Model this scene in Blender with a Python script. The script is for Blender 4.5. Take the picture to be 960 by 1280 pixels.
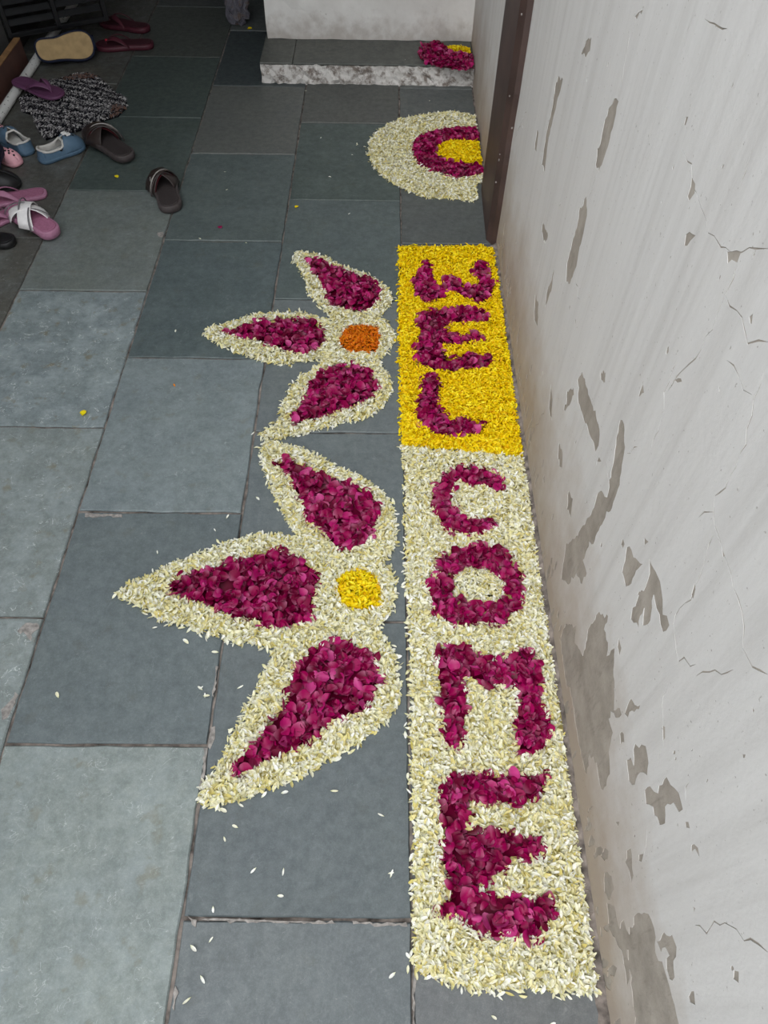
import bpy, bmesh, math, random
import numpy as np
from mathutils import Vector, Matrix, Euler
from mathutils.geometry import delaunay_2d_cdt

random.seed(7)
rng = np.random.default_rng(11)
scene = bpy.context.scene
for o in list(bpy.data.objects):
    bpy.data.objects.remove(o, do_unlink=True)

# ------------------------------------------------------------------ camera
F_PX = 888.0
CAM_H = 1.55
def _n(v):
    v = np.array(v, float)
    return v / np.linalg.norm(v)
_Y = _n((8, -1240, F_PX))                   # world Y seen in camera axes (x right, y down, z ahead)
_X = np.array((1, .02, 0.0)); _X = _n(_X - _Y * _X.dot(_Y))
_Z = -np.cross(_X, _Y)
if _Z[1] > 0: _Z = -_Z
RW = np.array([_X, _Y, _Z])                 # world = RW @ cam
cam_data = bpy.data.cameras.new('camera')
cam = bpy.data.objects.new('camera', cam_data)
scene.collection.objects.link(cam)
cx, cy, cz = RW @ [1, 0, 0], RW @ [0, -1, 0], RW @ [0, 0, -1]
cam.matrix_world = Matrix(((cx[0], cy[0], cz[0], 0), (cx[1], cy[1], cz[1], 0), (cx[2], cy[2], cz[2], CAM_H), (0, 0, 0, 1)))
cam_data.sensor_fit = 'VERTICAL'
cam_data.sensor_height = 36.0
cam_data.lens = F_PX / 1280.0 * 36.0
cam_data.clip_start = 0.02
scene.camera = cam

# ------------------------------------------------------------------ light: overcast sky over an open lane
world = bpy.data.worlds.new('overcast_sky'); scene.world = world
world.use_nodes = True
bg = world.node_tree.nodes['Background']
bg.inputs[0].default_value = (0.93, 0.97, 1.0, 1)
bg.inputs[1].default_value = 1.0
sun_d = bpy.data.lights.new('veiled_sun', 'SUN'); sun_d.energy = 0.7; sun_d.angle = math.radians(28)
sun_d.color = (1, .98, .95)
sun = bpy.data.objects.new('veiled_sun', sun_d); scene.collection.objects.link(sun)
sun.rotation_euler = Vector((-0.40, -0.50, 0.77)).to_track_quat('Z', 'Y').to_euler()
vs = scene.view_settings
vs.view_transform = 'Standard'; vs.look = 'None'; vs.gamma = 1.0; vs.use_curve_mapping = False
vs.exposure = 1.12

# ------------------------------------------------------------------ pixel -> place helpers
def ray(x, y):
    return RW @ np.array([(x - 480) / F_PX, (y - 640) / F_PX, 1.0])
def ground(x, y, z=0.0):
    d = ray(x, y); t = (z - CAM_H) / d[2]
    return np.array([d[0] * t, d[1] * t])
def on_wall(x, y, XW):
    d = ray(x, y); t = XW / d[0]
    return np.array([d[1] * t, CAM_H + d[2] * t])
def zoomed(pts, ox, oy, s):
    return [(ox + x / s, oy + y / s) for x, y in pts]
def gpoly(pts, z=0.01):
    return np.array([ground(x, y, z) for x, y in pts])

# ------------------------------------------------------------------ object helpers
COL = scene.collection
def link(name, data, parent=None):
    o = bpy.data.objects.new(name, data)
    COL.objects.link(o)
    if parent is not None: o.parent = parent
    return o
def tag(o, label, cat, group=None, kind=None):
    o['label'] = label; o['category'] = cat
    if group: o['group'] = group
    if kind: o['kind'] = kind
    return o
def thing(name, label, cat, loc=(0, 0, 0), rotz=0.0, group=None):
    o = link(name, None); o.location = loc; o.rotation_euler = (0, 0, rotz)
    o.empty_display_size = .05
    return tag(o, label, cat, group)
def mesh(name, v, f, mat=None, smooth=False):
    m = bpy.data.meshes.new(name)
    m.from_pydata([tuple(map(float, p)) for p in v], [], [tuple(int(i) for i in q) for q in f])
    if mat: m.materials.append(mat)
    if smooth:
        m.polygons.foreach_set('use_smooth', [True] * len(m.polygons))
    m.update()
    return m
def fix_normals(m):
    bm = bmesh.new(); bm.from_mesh(m); bmesh.ops.recalc_face_normals(bm, faces=bm.faces[:]); bm.to_mesh(m); bm.free()
    return m
def box_mesh(name, lo, hi, mat, bevel=0.0, seg=1):
    bm = bmesh.new()
    bmesh.ops.create_cube(bm, size=1.0)
    for v in bm.verts:
        v.co = Vector([lo[i] + (v.co[i] + .5) * (hi[i] - lo[i]) for i in range(3)])
    if bevel:
        bmesh.ops.bevel(bm, geom=bm.edges[:], offset=bevel, segments=seg, affect='EDGES', profile=.5)
    m = bpy.data.meshes.new(name); bm.to_mesh(m); bm.free(); m.materials.append(mat)
    return m
def box(name, lo, hi, mat, parent=None, bevel=0.0, seg=1):
    return link(name, box_mesh(name, lo, hi, mat, bevel, seg), parent)
def tube_mesh(name, pts, r, mat, n=10, cap=True):
    pts = [Vector(p) for p in pts]; v = []; f = []
    rr = r if isinstance(r, (list, tuple)) else [r] * len(pts)
    up0 = Vector((0, 0, 1))
    for i, p in enumerate(pts):
        t = (pts[min(i + 1, len(pts) - 1)] - pts[max(i - 1, 0)]).normalized()
        a = t.cross(up0)
        if a.length < 1e-3: a = t.cross(Vector((1, 0, 0)))
        a.normalize(); b = a.cross(t)
        for k in range(n):
            an = 2 * math.pi * k / n
            v.append(p + rr[i] * (math.cos(an) * a + math.sin(an) * b))
    for i in range(len(pts) - 1):
        for k in range(n):
            f.append((i * n + k, i * n + (k + 1) % n, (i + 1) * n + (k + 1) % n, (i + 1) * n + k))
    if cap:
        f.append(tuple(range(n - 1, -1, -1))); f.append(tuple((len(pts) - 1) * n + k for k in range(n)))
    return mesh(name, v, f, mat, True)

# ------------------------------------------------------------------ material helpers
class NT:
    def __init__(self, name):
        self.m = bpy.data.materials.new(name); self.m.use_nodes = True
        self.t = self.m.node_tree; self.b = self.t.nodes['Principled BSDF']
        self.pos = self.t.nodes.new('ShaderNodeNewGeometry').outputs['Position']
    def node(self, kind, **kw):
        n = self.t.nodes.new(kind)
        for k, v in kw.items(): setattr(n, k, v)
        return n
    def l(self, a, b): self.t.links.new(a, b)
    def put(self, sock, v):
        if hasattr(v, 'is_output'): self.l(v, sock)
        else: sock.default_value = v
    def scaled(self, s, src=None):
        n = self.node('ShaderNodeVectorMath', operation='MULTIPLY'); self.l(src or self.pos, n.inputs[0]); n.inputs[1].default_value = s
        return n.outputs[0]
    def noise(self, scale, detail=4, rough=.55, vec=None, dist=0.0):
        n = self.node('ShaderNodeTexNoise'); self.l(vec or self.pos, n.inputs['Vector'])
        n.inputs['Scale'].default_value = scale; n.inputs['Detail'].default_value = detail
        n.inputs['Roughness'].default_value = rough; n.inputs['Distortion'].default_value = dist
        return n.outputs['Fac']
    def ramp(self, fac, stops, interp='LINEAR'):
        n = self.node('ShaderNodeValToRGB'); self.put(n.inputs[0], fac); r = n.color_ramp; r.interpolation = interp
        while len(r.elements) < len(stops): r.elements.new(.5)
        for e, (p, c) in zip(r.elements, stops):
            e.position = p; e.color = tuple(c) + (1,) if len(c) == 3 else c
        return n.outputs[0]
    def rng(self, fac, a, b, c=0.0, d=1.0):
        n = self.node('ShaderNodeMapRange'); self.put(n.inputs[0], fac)
        for i, x in enumerate((a, b, c, d)): n.inputs[i + 1].default_value = x
        return n.outputs[0]
    def mix(self, fac, a, b, blend='MIX'):
        n = self.node('ShaderNodeMix', data_type='RGBA', blend_type=blend)
        self.put(n.inputs[0], fac)
        for s, v in ((n.inputs[6], a), (n.inputs[7], b)):
            if not hasattr(v, 'is_output') and len(v) == 3: v = tuple(v) + (1,)
            self.put(s, v)
        return n.outputs[2]
    def math(self, op, a, b=0.0):
        n = self.node('ShaderNodeMath', operation=op); self.put(n.inputs[0], a); self.put(n.inputs[1], b)
        return n.outputs[0]
    def attr(self, name):
        n = self.node('ShaderNodeAttribute', attribute_name=name); return n.outputs['Fac']
    def bump(self, h, strength=.3, dist=.002):
        n = self.node('ShaderNodeBump'); n.inputs['Strength'].default_value = strength
        n.inputs['Distance'].default_value = dist; self.l(h, n.inputs['Height']); self.l(n.outputs[0], self.b.inputs['Normal'])
    def done(self, color, rough=.6, spec=.5):
        self.put(self.b.inputs['Base Color'], color if hasattr(color, 'is_output') else tuple(color) + (1,))
        self.put(self.b.inputs['Roughness'], rough); self.b.inputs['Specular IOR Level'].default_value = spec
        return self.m

def plain(name, c, rough=.6, var=.12, scale=40, spec=.4, bump=0.0):
    t = NT(name)
    d = tuple(x * (1 - var) for x in c); e = tuple(min(1, x * (1 + var)) for x in c)
    n = t.noise(scale, 5)
    if bump: t.bump(n, bump, .002)
    return t.done(t.ramp(n, [(.3, d), (.7, e)]), rough, spec)

def mat_slab():
    t = NT('kota_stone')
    oi = t.node('ShaderNodeObjectInfo')
    big = t.noise(5, 6, .6); mid = t.noise(38, 8, .7); fine = t.noise(420, 3, .7)
    c = t.mix(t.rng(big, .35, .7, 0, .55), oi.outputs['Color'], t.mix(1.0, oi.outputs['Color'], (1.22, 1.2, 1.12), 'MULTIPLY'))
    c = t.mix(t.rng(mid, .40, .62, 0, .75), c, t.mix(1.0, c, (.70, .73, .74), 'MULTIPLY'))
    c = t.mix(t.rng(t.noise(120, 5, .7), .45, .65, 0, .55), c, t.mix(1.0, c, (1.28, 1.28, 1.26), 'MULTIPLY'))
    c = t.mix(t.rng(fine, .5, .66, 0, .30), c, t.mix(1.0, c, (1.7, 1.7, 1.68), 'MULTIPLY'))
    # chalky scuffs: thin curved scratches, more on worn slabs (alpha)
    w1 = t.noise(17, 3, .5, dist=2.2); s1 = t.math('ABSOLUTE', t.math('SUBTRACT', w1, .5))
    scr = t.rng(s1, 0, .011, 1, 0)
    brk = t.rng(t.noise(24, 2, .5), .50, .60, 0, 1)
    scr = t.math('MULTIPLY', t.math('MULTIPLY', scr, brk), oi.outputs['Alpha'])
    chalk = t.math('MULTIPLY', t.rng(t.noise(9, 9, .75), .46, .70, 0, .8), oi.outputs['Alpha'])
    c = t.mix(chalk, c, (.33, .38, .395))
    c = t.mix(t.math('MULTIPLY', scr, 1.0), c, (.52, .55, .55))
    brown = t.math('MULTIPLY', t.rng(t.noise(19, 4, .55), .60, .70, 0, .7), oi.outputs['Alpha'])
    c = t.mix(brown, c, (.17, .145, .085))
    t.bump(t.noise(160, 6, .7), .25, .0015)
    return t.done(c, t.rng(mid, .3, .7, .42, .6), .45)
def mat_paint():
    t = NT('peeling_whitewash')
    st = t.noise(1, 7, .65, t.scaled((1, 22, 1.1)))
    st2 = t.noise(1, 6, .6, t.scaled((1, 70, 2.5)))
    bl = t.noise(3.2, 6, .6)
    c = t.ramp(st, [(.25, (.50, .49, .48)), (.5, (.585, .578, .57)), (.75, (.63, .624, .617))])
    c = t.mix(t.rng(st2, .60, .85, 0, .35), c, (.38, .365, .35))
    c = t.mix(t.rng(bl, .45, .75, 0, .3), c, (.58, .565, .55))
    sx = t.node('ShaderNodeSeparateXYZ'); t.l(t.pos, sx.inputs[0])
    zz = t.math('ADD', sx.outputs[2], t.rng(t.noise(6, 6, .65), .25, .75, -.13, .13))
    c = t.mix(t.rng(zz, .05, .40, .92, 0), c, (.35, .29, .235))      # splashed mud
    c = t.mix(t.rng(t.noise(150, 2, .5), .70, .76, 0, .6), c, (.22, .20, .18))
    t.bump(t.noise(55, 8, .65), .2, .004)
    return t.done(c, .75, .25)
def mat_plaster():
    t = NT('bare_plaster')
    n = t.noise(14, 8, .65)
    c = t.ramp(n, [(.3, (.25, .225, .195)), (.55, (.35, .318, .28)), (.8, (.43, .395, .355))])
    c = t.mix(t.rng(t.noise(1, 5, .6, t.scaled((1, 90, 20))), .55, .7, 0, .4), c, (.17, .15, .13))
    t.bump(t.noise(120, 6, .7), .4, .003)
    return t.done(c, .85, .2)
def mat_petal(name, stops, base_col, base_amt, rough=.5, trans=.22, spec=.25):
    t = NT(name)
    tint = t.attr('tint'); al = t.attr('along')
    c = t.ramp(tint, stops)
    c = t.mix(t.math('MULTIPLY', t.rng(al, 0, .45, 1, 0), base_amt), c, base_col)
    t.done(c, rough, spec)
    tr = t.node('ShaderNodeBsdfTranslucent'); t.l(c, tr.inputs[0])
    mx = t.node('ShaderNodeMixShader'); mx.inputs[0].default_value = trans
    t.l(t.b.outputs[0], mx.inputs[1]); t.l(tr.outputs[0], mx.inputs[2])
    t.l(mx.outputs[0], t.t.nodes['Material Output'].inputs[0])
    return t.m

M = {}
M['slab'] = mat_slab()
M['mortar'] = plain('joint_mortar', (.17, .145, .13), .9, .75, 34, .2, .5)
M['paint'] = mat_paint(); M['plaster'] = mat_plaster()
M['brown'] = plain('brown_gloss_paint', (.058, .034, .029), .6, .3, 9, .5)
def mat_rough_white(name, dark, thr, sc=70, mud=.5):
    t = NT(name)
    c = t.ramp(t.noise(6, 6, .6), [(.3, (.64, .62, .60)), (.7, (.80, .785, .765))])
    sx = t.node('ShaderNodeSeparateXYZ'); t.l(t.pos, sx.inputs[0])
    low = t.rng(t.math('ADD', sx.outputs[2], t.rng(t.noise(20, 5, .6), .3, .7, -.06, .06)), .08, .20, 1, 0)
    c = t.mix(t.math('MULTIPLY', low, mud), c, (.30, .24, .20))
    c = t.mix(t.rng(t.noise(sc, 8, .75), thr, thr + .12, 0, .85), c, dark)
    t.bump(t.noise(70, 8, .7), .4, .004)
    return t.done(c, .85, .2)
M['white_wall'] = mat_rough_white('rough_whitewash', (.20, .17, .15), .62)
M['step_face'] = mat_rough_white('flaking_step_face', (.13, .095, .075), .465, 19, .15)
M['dark'] = plain('near_black_tone', (.035, .033, .032), .8, .4, 12)  # near-black mottled base for the shutter and the far left wall
M['ceiling'] = plain('grey_concrete', (.30, .29, .28), .9, .2, 8)

CREAM = mat_petal('cream_petals', [(0, (.62, .52, .14)), (.14, (.74, .64, .26)), (.35, (.82, .76, .44)), (.6, (.88, .85, .64)), (.82, (.92, .91, .82)), (1, (.95, .95, .92))], (.55, .58, .18), .6)
ROSE = mat_petal('rose_petals', [(0, (.10, .0, .016)), (.35, (.22, .0, .045)), (.7, (.33, .001, .085)), (.9, (.44, .012, .15)), (1, (.58, .09, .29))], (.60, .22, .36), .4, .42, .12, .22)
YELLOW = mat_petal('yellow_petals', [(0, (.78, .45, .0)), (.3, (.92, .64, .0)), (.7, (.96, .78, .002)), (1, (.97, .86, .04))], (.75, .50, .0), .5)
ORANGE = mat_petal('orange_petals', [(0, (.58, .10, .0)), (.5, (.78, .20, .003)), (1, (.86, .32, .01))], (.6, .14, .0), .5)

# ------------------------------------------------------------------ floor of stone slabs
XC = [-3.44, -3.0, -2.561, -2.122, -1.683, -1.245, -.805, -.367, .070, .414]
ROWS = {0: None}
R_A = [-1.75, -1.13, -.51, .156, .785, 1.393, 1.997, 2.607, 3.217, 3.83, 4.44, 5.05, 5.66, 6.2]
R_B = [-1.98, -1.36, -.745, -.13, .483, 1.102, 1.702, 2.328, 2.943, 3.555, 4.17, 4.78, 5.4, 6.0]
R_C = [-1.68, -1.06, -.445, .17, .786, 1.403, 2.03, 2.652, 3.243, 3.853, 4.47, 5.08, 5.7, 6.3]
fl = link('floor', mesh('floor', [(-3.5, -2, -.006), (.43, -2, -.006), (.43, 6.3, -.006), (-3.5, 6.3, -.006)], [(0, 1, 2, 3)], M['mortar']))
fl['kind'] = 'structure'
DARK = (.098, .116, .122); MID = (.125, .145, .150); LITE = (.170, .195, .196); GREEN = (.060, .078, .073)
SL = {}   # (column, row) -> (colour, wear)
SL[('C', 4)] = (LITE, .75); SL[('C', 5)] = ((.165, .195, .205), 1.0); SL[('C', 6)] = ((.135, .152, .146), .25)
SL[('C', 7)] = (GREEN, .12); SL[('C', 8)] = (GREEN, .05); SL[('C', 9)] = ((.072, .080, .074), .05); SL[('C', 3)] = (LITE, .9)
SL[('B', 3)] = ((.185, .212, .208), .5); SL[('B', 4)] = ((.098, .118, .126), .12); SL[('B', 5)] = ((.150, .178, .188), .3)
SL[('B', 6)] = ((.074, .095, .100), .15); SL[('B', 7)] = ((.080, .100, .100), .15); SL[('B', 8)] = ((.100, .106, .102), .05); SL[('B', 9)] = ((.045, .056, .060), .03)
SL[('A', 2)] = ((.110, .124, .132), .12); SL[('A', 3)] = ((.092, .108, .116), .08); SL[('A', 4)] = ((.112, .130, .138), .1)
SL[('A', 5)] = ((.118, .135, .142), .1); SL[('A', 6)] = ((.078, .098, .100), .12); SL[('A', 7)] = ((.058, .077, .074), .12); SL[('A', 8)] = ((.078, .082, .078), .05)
SL[('D', 3)] = ((.115, .12, .125), .1)
def slab(x0, x1, y0, y1, col, wear):
    g = .0027; x0 += g; x1 -= g; y0 += g; y1 -= g
    nx = 10; ny = 14; pts = []
    for i in range(nx): pts.append((x0 + (x1 - x0) * i / nx, y0))
    for i in range(ny): pts.append((x1, y0 + (y1 - y0) * i / ny))
    for i in range(nx): pts.append((x1 - (x1 - x0) * i / nx, y1))
    for i in range(ny): pts.append((x0, y1 - (y1 - y0) * i / ny))
    c = np.array([(x0 + x1) / 2, (y0 + y1) / 2])
    P = np.array(pts) + rng.normal(0, .0011, (len(pts), 2))
    n = len(P); d = P - c; L = np.linalg.norm(d, axis=1)[:, None]
    inn = P - d / L * .003
    top = rng.uniform(-.0012, .0008)
    v = [(*p, -.03) for p in P] + [(*p, top - .003) for p in P] + [(*p, top) for p in inn]
    f = []
    for k in range(2):
        for i in range(n):
            j = (i + 1) % n; f.append((k * n + i, k * n + j, (k + 1) * n + j, (k + 1) * n + i))
    f.append(tuple(2 * n + i for i in range(n)))
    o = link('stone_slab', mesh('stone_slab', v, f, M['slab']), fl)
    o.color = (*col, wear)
for ci in range(len(XC) - 1):
    key = {5: 'C', 6: 'B', 7: 'A', 8: 'D'}.get(ci, 'X')
    rows = {'C': R_C, 'B': R_B, 'A': R_A, 'D': R_B}.get(key, R_B if ci % 2 == 0 else R_C)
    for ri in range(len(rows) - 1):
        if (XC[ci] < -1.8 and rows[ri + 1] < 2.3): continue
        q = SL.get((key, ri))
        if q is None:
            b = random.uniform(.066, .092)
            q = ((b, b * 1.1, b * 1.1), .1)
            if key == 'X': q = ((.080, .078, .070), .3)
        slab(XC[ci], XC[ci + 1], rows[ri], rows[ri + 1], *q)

M['smear'] = plain('pale_mortar', (.27, .25, .235), .9, .4, 90, .2, .5)
def smear(px, name='mortar_smear', z=.0022):
    P = gpoly(px); P = np.array(P)
    out = []
    for i in range(len(P)):
        a, b = P[i], P[(i + 1) % len(P)]
        k = max(1, int(np.linalg.norm(b - a) / .008))
        for j in range(k): out.append(a + (b - a) * j / k + rng.normal(0, .0016, 2))
    n = len(out); v = [(*q, z * rng.uniform(.6, 1.0)) for q in out] + [(*q, -.002) for q in out]
    f = [tuple(range(n))] + [(i, i + n, (i + 1) % n + n, (i + 1) % n) for i in range(n)]
    m = mesh(name, v, f, M['smear']); fix_normals(m); link(name, m, fl)
for q in ([(20,786),(30,777),(45,776),(47,784),(38,792),(36,800),(32,796),(28,788),(23,791)], [(0,885),(10,876),(18,864),(20,868),(14,884),(6,896),(0,897)],
          [(104,639),(125,640),(153,641),(152,644),(128,643),(106,643)], [(258,934),(262,908),(268,905),(267,922),(262,935)], [(233,1146),(246,1147),(244,1156),(240,1154)],
          [(255,932),(259,934),(252,985),(248,984)], 
          [(216,1240),(219,1232),(221,1240),(217,1262),(214,1262)], [(250,1148),(330,1150),(420,1152),(419,1154),(330,1152),(250,1150)], [(440,1152),(510,1154),(509,1157),(440,1155)], [(516,1205),(519,1205),(520,1280),(517,1280)],
          [(270,830),(272,830),(266,870),(264,868)], [(196,288),(204,287),(203,294),(197,293)]):
    smear(q)
# rough cement fillet along the foot of the right wall
v = []; f = []; N = 240
for i in range(N + 1):
    y = -1.5 + 3.82 * i / N; w = .018 + rng.normal(0, .0025) + .006 * math.sin(y * 9); h = .010 + rng.normal(0, .002)
    v += [(.4175 - w, y, .0005), (.4175 - w * .55, y, .004 + rng.normal(0, .0012)), (.4178, y, h), (.4178, y, -.01), (.4175 - w, y, -.01)]
for i in range(N):
    for k in range(5):
        f.append((i * 5 + k, i * 5 + (k + 1) % 5, (i + 1) * 5 + (k + 1) % 5, (i + 1) * 5 + k))
fm = mesh('baseboard_right', v, f, M['mortar']); fix_normals(fm)
bo = link('baseboard_right', fm); bo['kind'] = 'structure'

# ------------------------------------------------------------------ right wall with flaked paint
XW = .418
def jag(poly, step=.010, amp=.0028, closed=True):
    out = []; n = len(poly)
    for i in range(n if closed else n - 1):
        a = np.array(poly[i]); b = np.array(poly[(i + 1) % n]); L = np.linalg.norm(b - a)
        k = max(1, int(L / step)); nr = np.array([-(b - a)[1], (b - a)[0]]) / max(L, 1e-6)
        for j in range(k):
            out.append(a + (b - a) * j / k + nr * (rng.normal(0, amp) if j else 0))
    if not closed: out.append(np.array(poly[-1]))
    return out
Z2 = (580, 0, 2.526); Z3 = (640, 450, 3.0); Z4 = (680, 840, 2.909)
PEEL = [(Z2, p) for p in [
 [(375,650),(385,620),(388,680),(380,720),(365,780),(355,840),(335,895),(322,890),(325,830),(340,770),(355,720),(365,655)],
 [(440,400),(455,345),(480,310),(488,320),(475,380),(460,440),(445,490),(425,545),(415,520),(420,470),(430,455)],
 [(300,240),(312,250),(300,300),(280,380),(265,450),(255,540),(245,520),(260,420),(280,330),(290,260)],
 [(718,560),(730,580),(728,610),(710,635),(705,620),(715,590)], [(700,740),(745,725),(730,745),(715,760),(695,775)],
 [(830,795),(875,795),(862,830),(845,820),(832,832)], [(430,1170),(447,1175),(445,1210),(432,1200)],
 [(385,130),(402,118),(398,160),(385,180),(370,170)], [(285,850),(275,920),(255,970),(262,920)], [(250,700),(265,745),(255,770),(245,730)],
 [(700,370),(708,368),(700,395),(694,395)], [(550,40),(565,30),(560,45),(540,52)], [(225,930),(235,960),(232,1030),(222,1010)],
 [(565,1210),(568,1240),(550,1255),(555,1235)], [(665,1200),(685,1195),(688,1205),(672,1208)], [(900,1000),(912,990),(908,1025),(902,1020)],
 [(230,410),(222,470),(228,480),(235,420)]]]
PEEL += [(Z3, p) for p in [
 [(245,75),(262,40),(275,90),(295,150),(315,210),(328,260),(325,320),(312,345),(300,300),(285,265),(265,210),(248,160)],
 [(205,115),(230,105),(232,130),(215,170),(190,195),(205,150)],
 [(405,225),(420,240),(420,350),(405,440),(385,520),(375,555),(350,590),(325,640),(305,690),(290,680),(265,750),(280,800),(262,840),(240,800),(215,840),(185,820),(195,740),(200,690),(235,670),(265,620),(295,580),(320,500),(335,490),(355,515),(370,440),(385,340)],
 [(425,730),(440,698),(455,740),(490,765),(465,790),(440,845),(425,850),(412,795)],
 [(515,745),(530,780),(555,830),(565,900),(565,955),(590,995),(565,1020),(555,990),(540,930),(530,880),(525,930),(510,990),(490,995),(495,930),(480,960),(475,1005),(445,970),(450,930),(475,880),(500,850),(515,800)],
 [(320,950),(360,960),(345,1010),(360,1060),(355,1110),(385,1080),(380,1160),(385,1230),(205,1230),(190,1130),(178,1040),(200,990),(240,1000),(235,1060),(265,1110),(290,1000)],
 [(145,90),(152,150),(148,230),(138,180)], [(175,310),(190,350),(188,415),(172,370)], [(212,490),(228,520),(222,590),(205,560)],
 [(340,35),(350,60),(345,90),(332,70)], [(490,95),(492,115),(475,140),(478,120)], [(615,72),(635,72),(630,82),(618,80)], [(325,362),(335,380),(315,400),(318,378)],
 [(415,668),(422,690),(415,708),(408,690)], [(495,665),(512,682),(495,695)], [(685,835),(688,860),(678,900),(672,880)], [(785,700),(798,735),(790,738)], [(400,1040),(410,1080),(402,1110),(395,1075)], [(775,95),(780,105),(776,122)]]]
PEEL += [(Z4, p) for p in [
 [(85,0),(240,0),(255,60),(255,130),(235,170),(250,220),(235,290),(240,370),(215,430),(200,400),(190,330),(165,300),(155,370),(140,320),(122,240),(110,150),(95,60)],
 [(330,260),(345,275),(370,270),(380,330),(375,375),(350,365),(330,410),(308,395),(300,320),(315,310),(325,340)],
 [(365,430),(385,415),(400,435),(445,380),(460,410),(490,440),(505,500),(490,510),(470,475),(440,490),(440,550),(430,555),(400,520),(395,490),(370,480)],
 [(300,130),(315,95),(330,120),(350,120),(345,135),(320,140),(305,165),(293,150)], [(545,625),(560,640),(565,672),(535,655),(535,630)],
 [(300,650),(315,640),(320,690),(325,740),(318,765),(308,720),(295,690)],
 [(325,890),(380,880),(400,930),(405,1020),(440,1090),(465,1180),(490,1280),(520,1400),(350,1400),(330,1280),(320,1160),(310,1080),(305,1010),(270,960),(290,900),(310,955)],
 [(410,980),(435,945),(465,955),(482,1000),(470,1050),(475,1110),(455,1115),(445,1080),(455,1030),(440,1000),(425,1020)],
 [(525,1180),(545,1160),(550,1210),(530,1200)], [(690,1085),(708,1090),(708,1130),(688,1115)], [(430,195),(440,200),(440,240),(432,250)], [(275,225),(290,225),(292,255),(278,265)],
 [(250,140),(275,130),(282,155),(258,165)], [(345,665),(362,660),(355,690),(345,685)], [(512,545),(525,545),(530,568),(515,565)], [(540,850),(550,860),(545,875)],
 [(220,730),(245,740),(255,790),(240,830),(220,800)], [(228,840),(255,850),(270,920),(300,1000),(310,1080),(300,1140),(280,1010),(250,960),(235,930)],
 [(720,300),(733,300),(730,312),(722,312)], [(755,125),(765,140),(758,150)], [(262,545),(274,545),(270,560)]]]
CRACK = [(Z2, p) for p in [
 [(690,470),(705,510),(720,555),(735,610),(755,670),(770,735),(790,745),(810,780),(840,795),(880,795),(920,785),(960,785)],
 [(865,830),(850,880),(825,930),(800,990),(785,1040),(750,1100),(710,1150),(670,1190),(640,1240)], [(825,930),(860,980),(885,1040),(895,1085),(930,1075),(960,1080)],
 [(530,80),(515,160),(500,250),(485,320)], [(420,545),(400,610),(388,640)],
 [(760,60),(790,75),(830,90)], [(930,430),(900,500),(870,590)], [(730,30),(705,100),(690,160)], [(200,340),(160,440),(135,560)], [(350,880),(365,945)], [(320,240),(310,300)]]]
CRACK += [(Z3, p) for p in [
 [(350,380),(360,440),(365,480)], [(805,0),(850,60),(900,130)], [(950,20),(905,150),(880,260),(840,400),(800,480),(760,510),(755,570),(760,620),(790,720),(820,800),(850,900),(870,1000),(865,1080),(900,1150),(960,1180)],
 [(755,570),(720,570),(700,590)], [(755,660),(720,760),(690,840),(670,900),(630,930),(605,990),(615,1080),(625,1130),(690,1140)], [(620,0),(590,80),(570,120),(570,180),(545,270),(520,340)],
 [(430,350),(470,325)], [(130,170),(100,240),(75,260)], [(690,1185),(740,1170),(830,1160)], [(240,680),(275,620)]]]
CRACK += [(Z4, p) for p in [[(375,560),(370,640),(360,680)], [(435,250),(415,340)], [(550,920),(640,920),(700,935),(750,970),(815,1020)], [(450,40),(430,130),(435,200)], [(530,395),(515,470)]]]
holes = []
for (ox, oy, s), p in PEEL:
    holes.append(jag([on_wall(x, y, XW) for x, y in zoomed(p, ox, oy, s)]))
for (ox, oy, s), p in CRACK:
    line = jag([on_wall(x, y, XW) for x, y in zoomed(p, ox, oy, s)], .014, .004, False)
    L = []; R = []
    for i, q in enumerate(line):
        t = line[min(i + 1, len(line) - 1)] - line[max(i - 1, 0)]; t = t / max(np.linalg.norm(t), 1e-6)
        w = rng.uniform(.0004, .0014) * (1 if 0 < i < len(line) - 1 else .2)
        nr = np.array([-t[1], t[0]]) * w
        L.append(q + nr); R.append(q - nr)
    holes.append(L + R[::-1])
for _ in range(110):
    y0 = rng.uniform(-.1, 2.3); z0 = abs(rng.normal(0, .055)) + .012; hh = rng.uniform(.008, .035) ; ww = rng.uniform(.003, .011)
    k = 9; an = np.arange(k) * 2 * math.pi / k
    holes.append(jag([np.array([y0 + ww * math.cos(a) * rng.uniform(.5, 1.3), z0 + hh * math.sin(a) * rng.uniform(.6, 1.2)]) for a in an], .008, .0015))
for _ in range(60):
    y0 = rng.uniform(-.1, 2.3); z0 = rng.uniform(.1, 1.2); ww = rng.uniform(.0015, .0045)
    holes.append([np.array([y0 + ww * math.cos(a) * rng.uniform(.5, 1.2), z0 + 1.6 * ww * math.sin(a) * rng.uniform(.5, 1.3)]) for a in np.arange(7) * 2 * math.pi / 7])
def in_poly(P, poly):
    P = np.asarray(P); poly = np.asarray(poly); inside = np.zeros(len(P), bool)
    x, y = P[:, 0], P[:, 1]; j = len(poly) - 1
    for i in range(len(poly)):
        xi, yi = poly[i]; xj, yj = poly[j]
        c = ((yi > y) != (yj > y)) & (x < (xj - xi) * (y - yi) / ((yj - yi) if abs(yj - yi) > 1e-12 else 1e-12) + xi)
        inside ^= c; j = i
    return inside
WALL_TOP = 3.0; YA, YB = -1.6, 2.33
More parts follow.
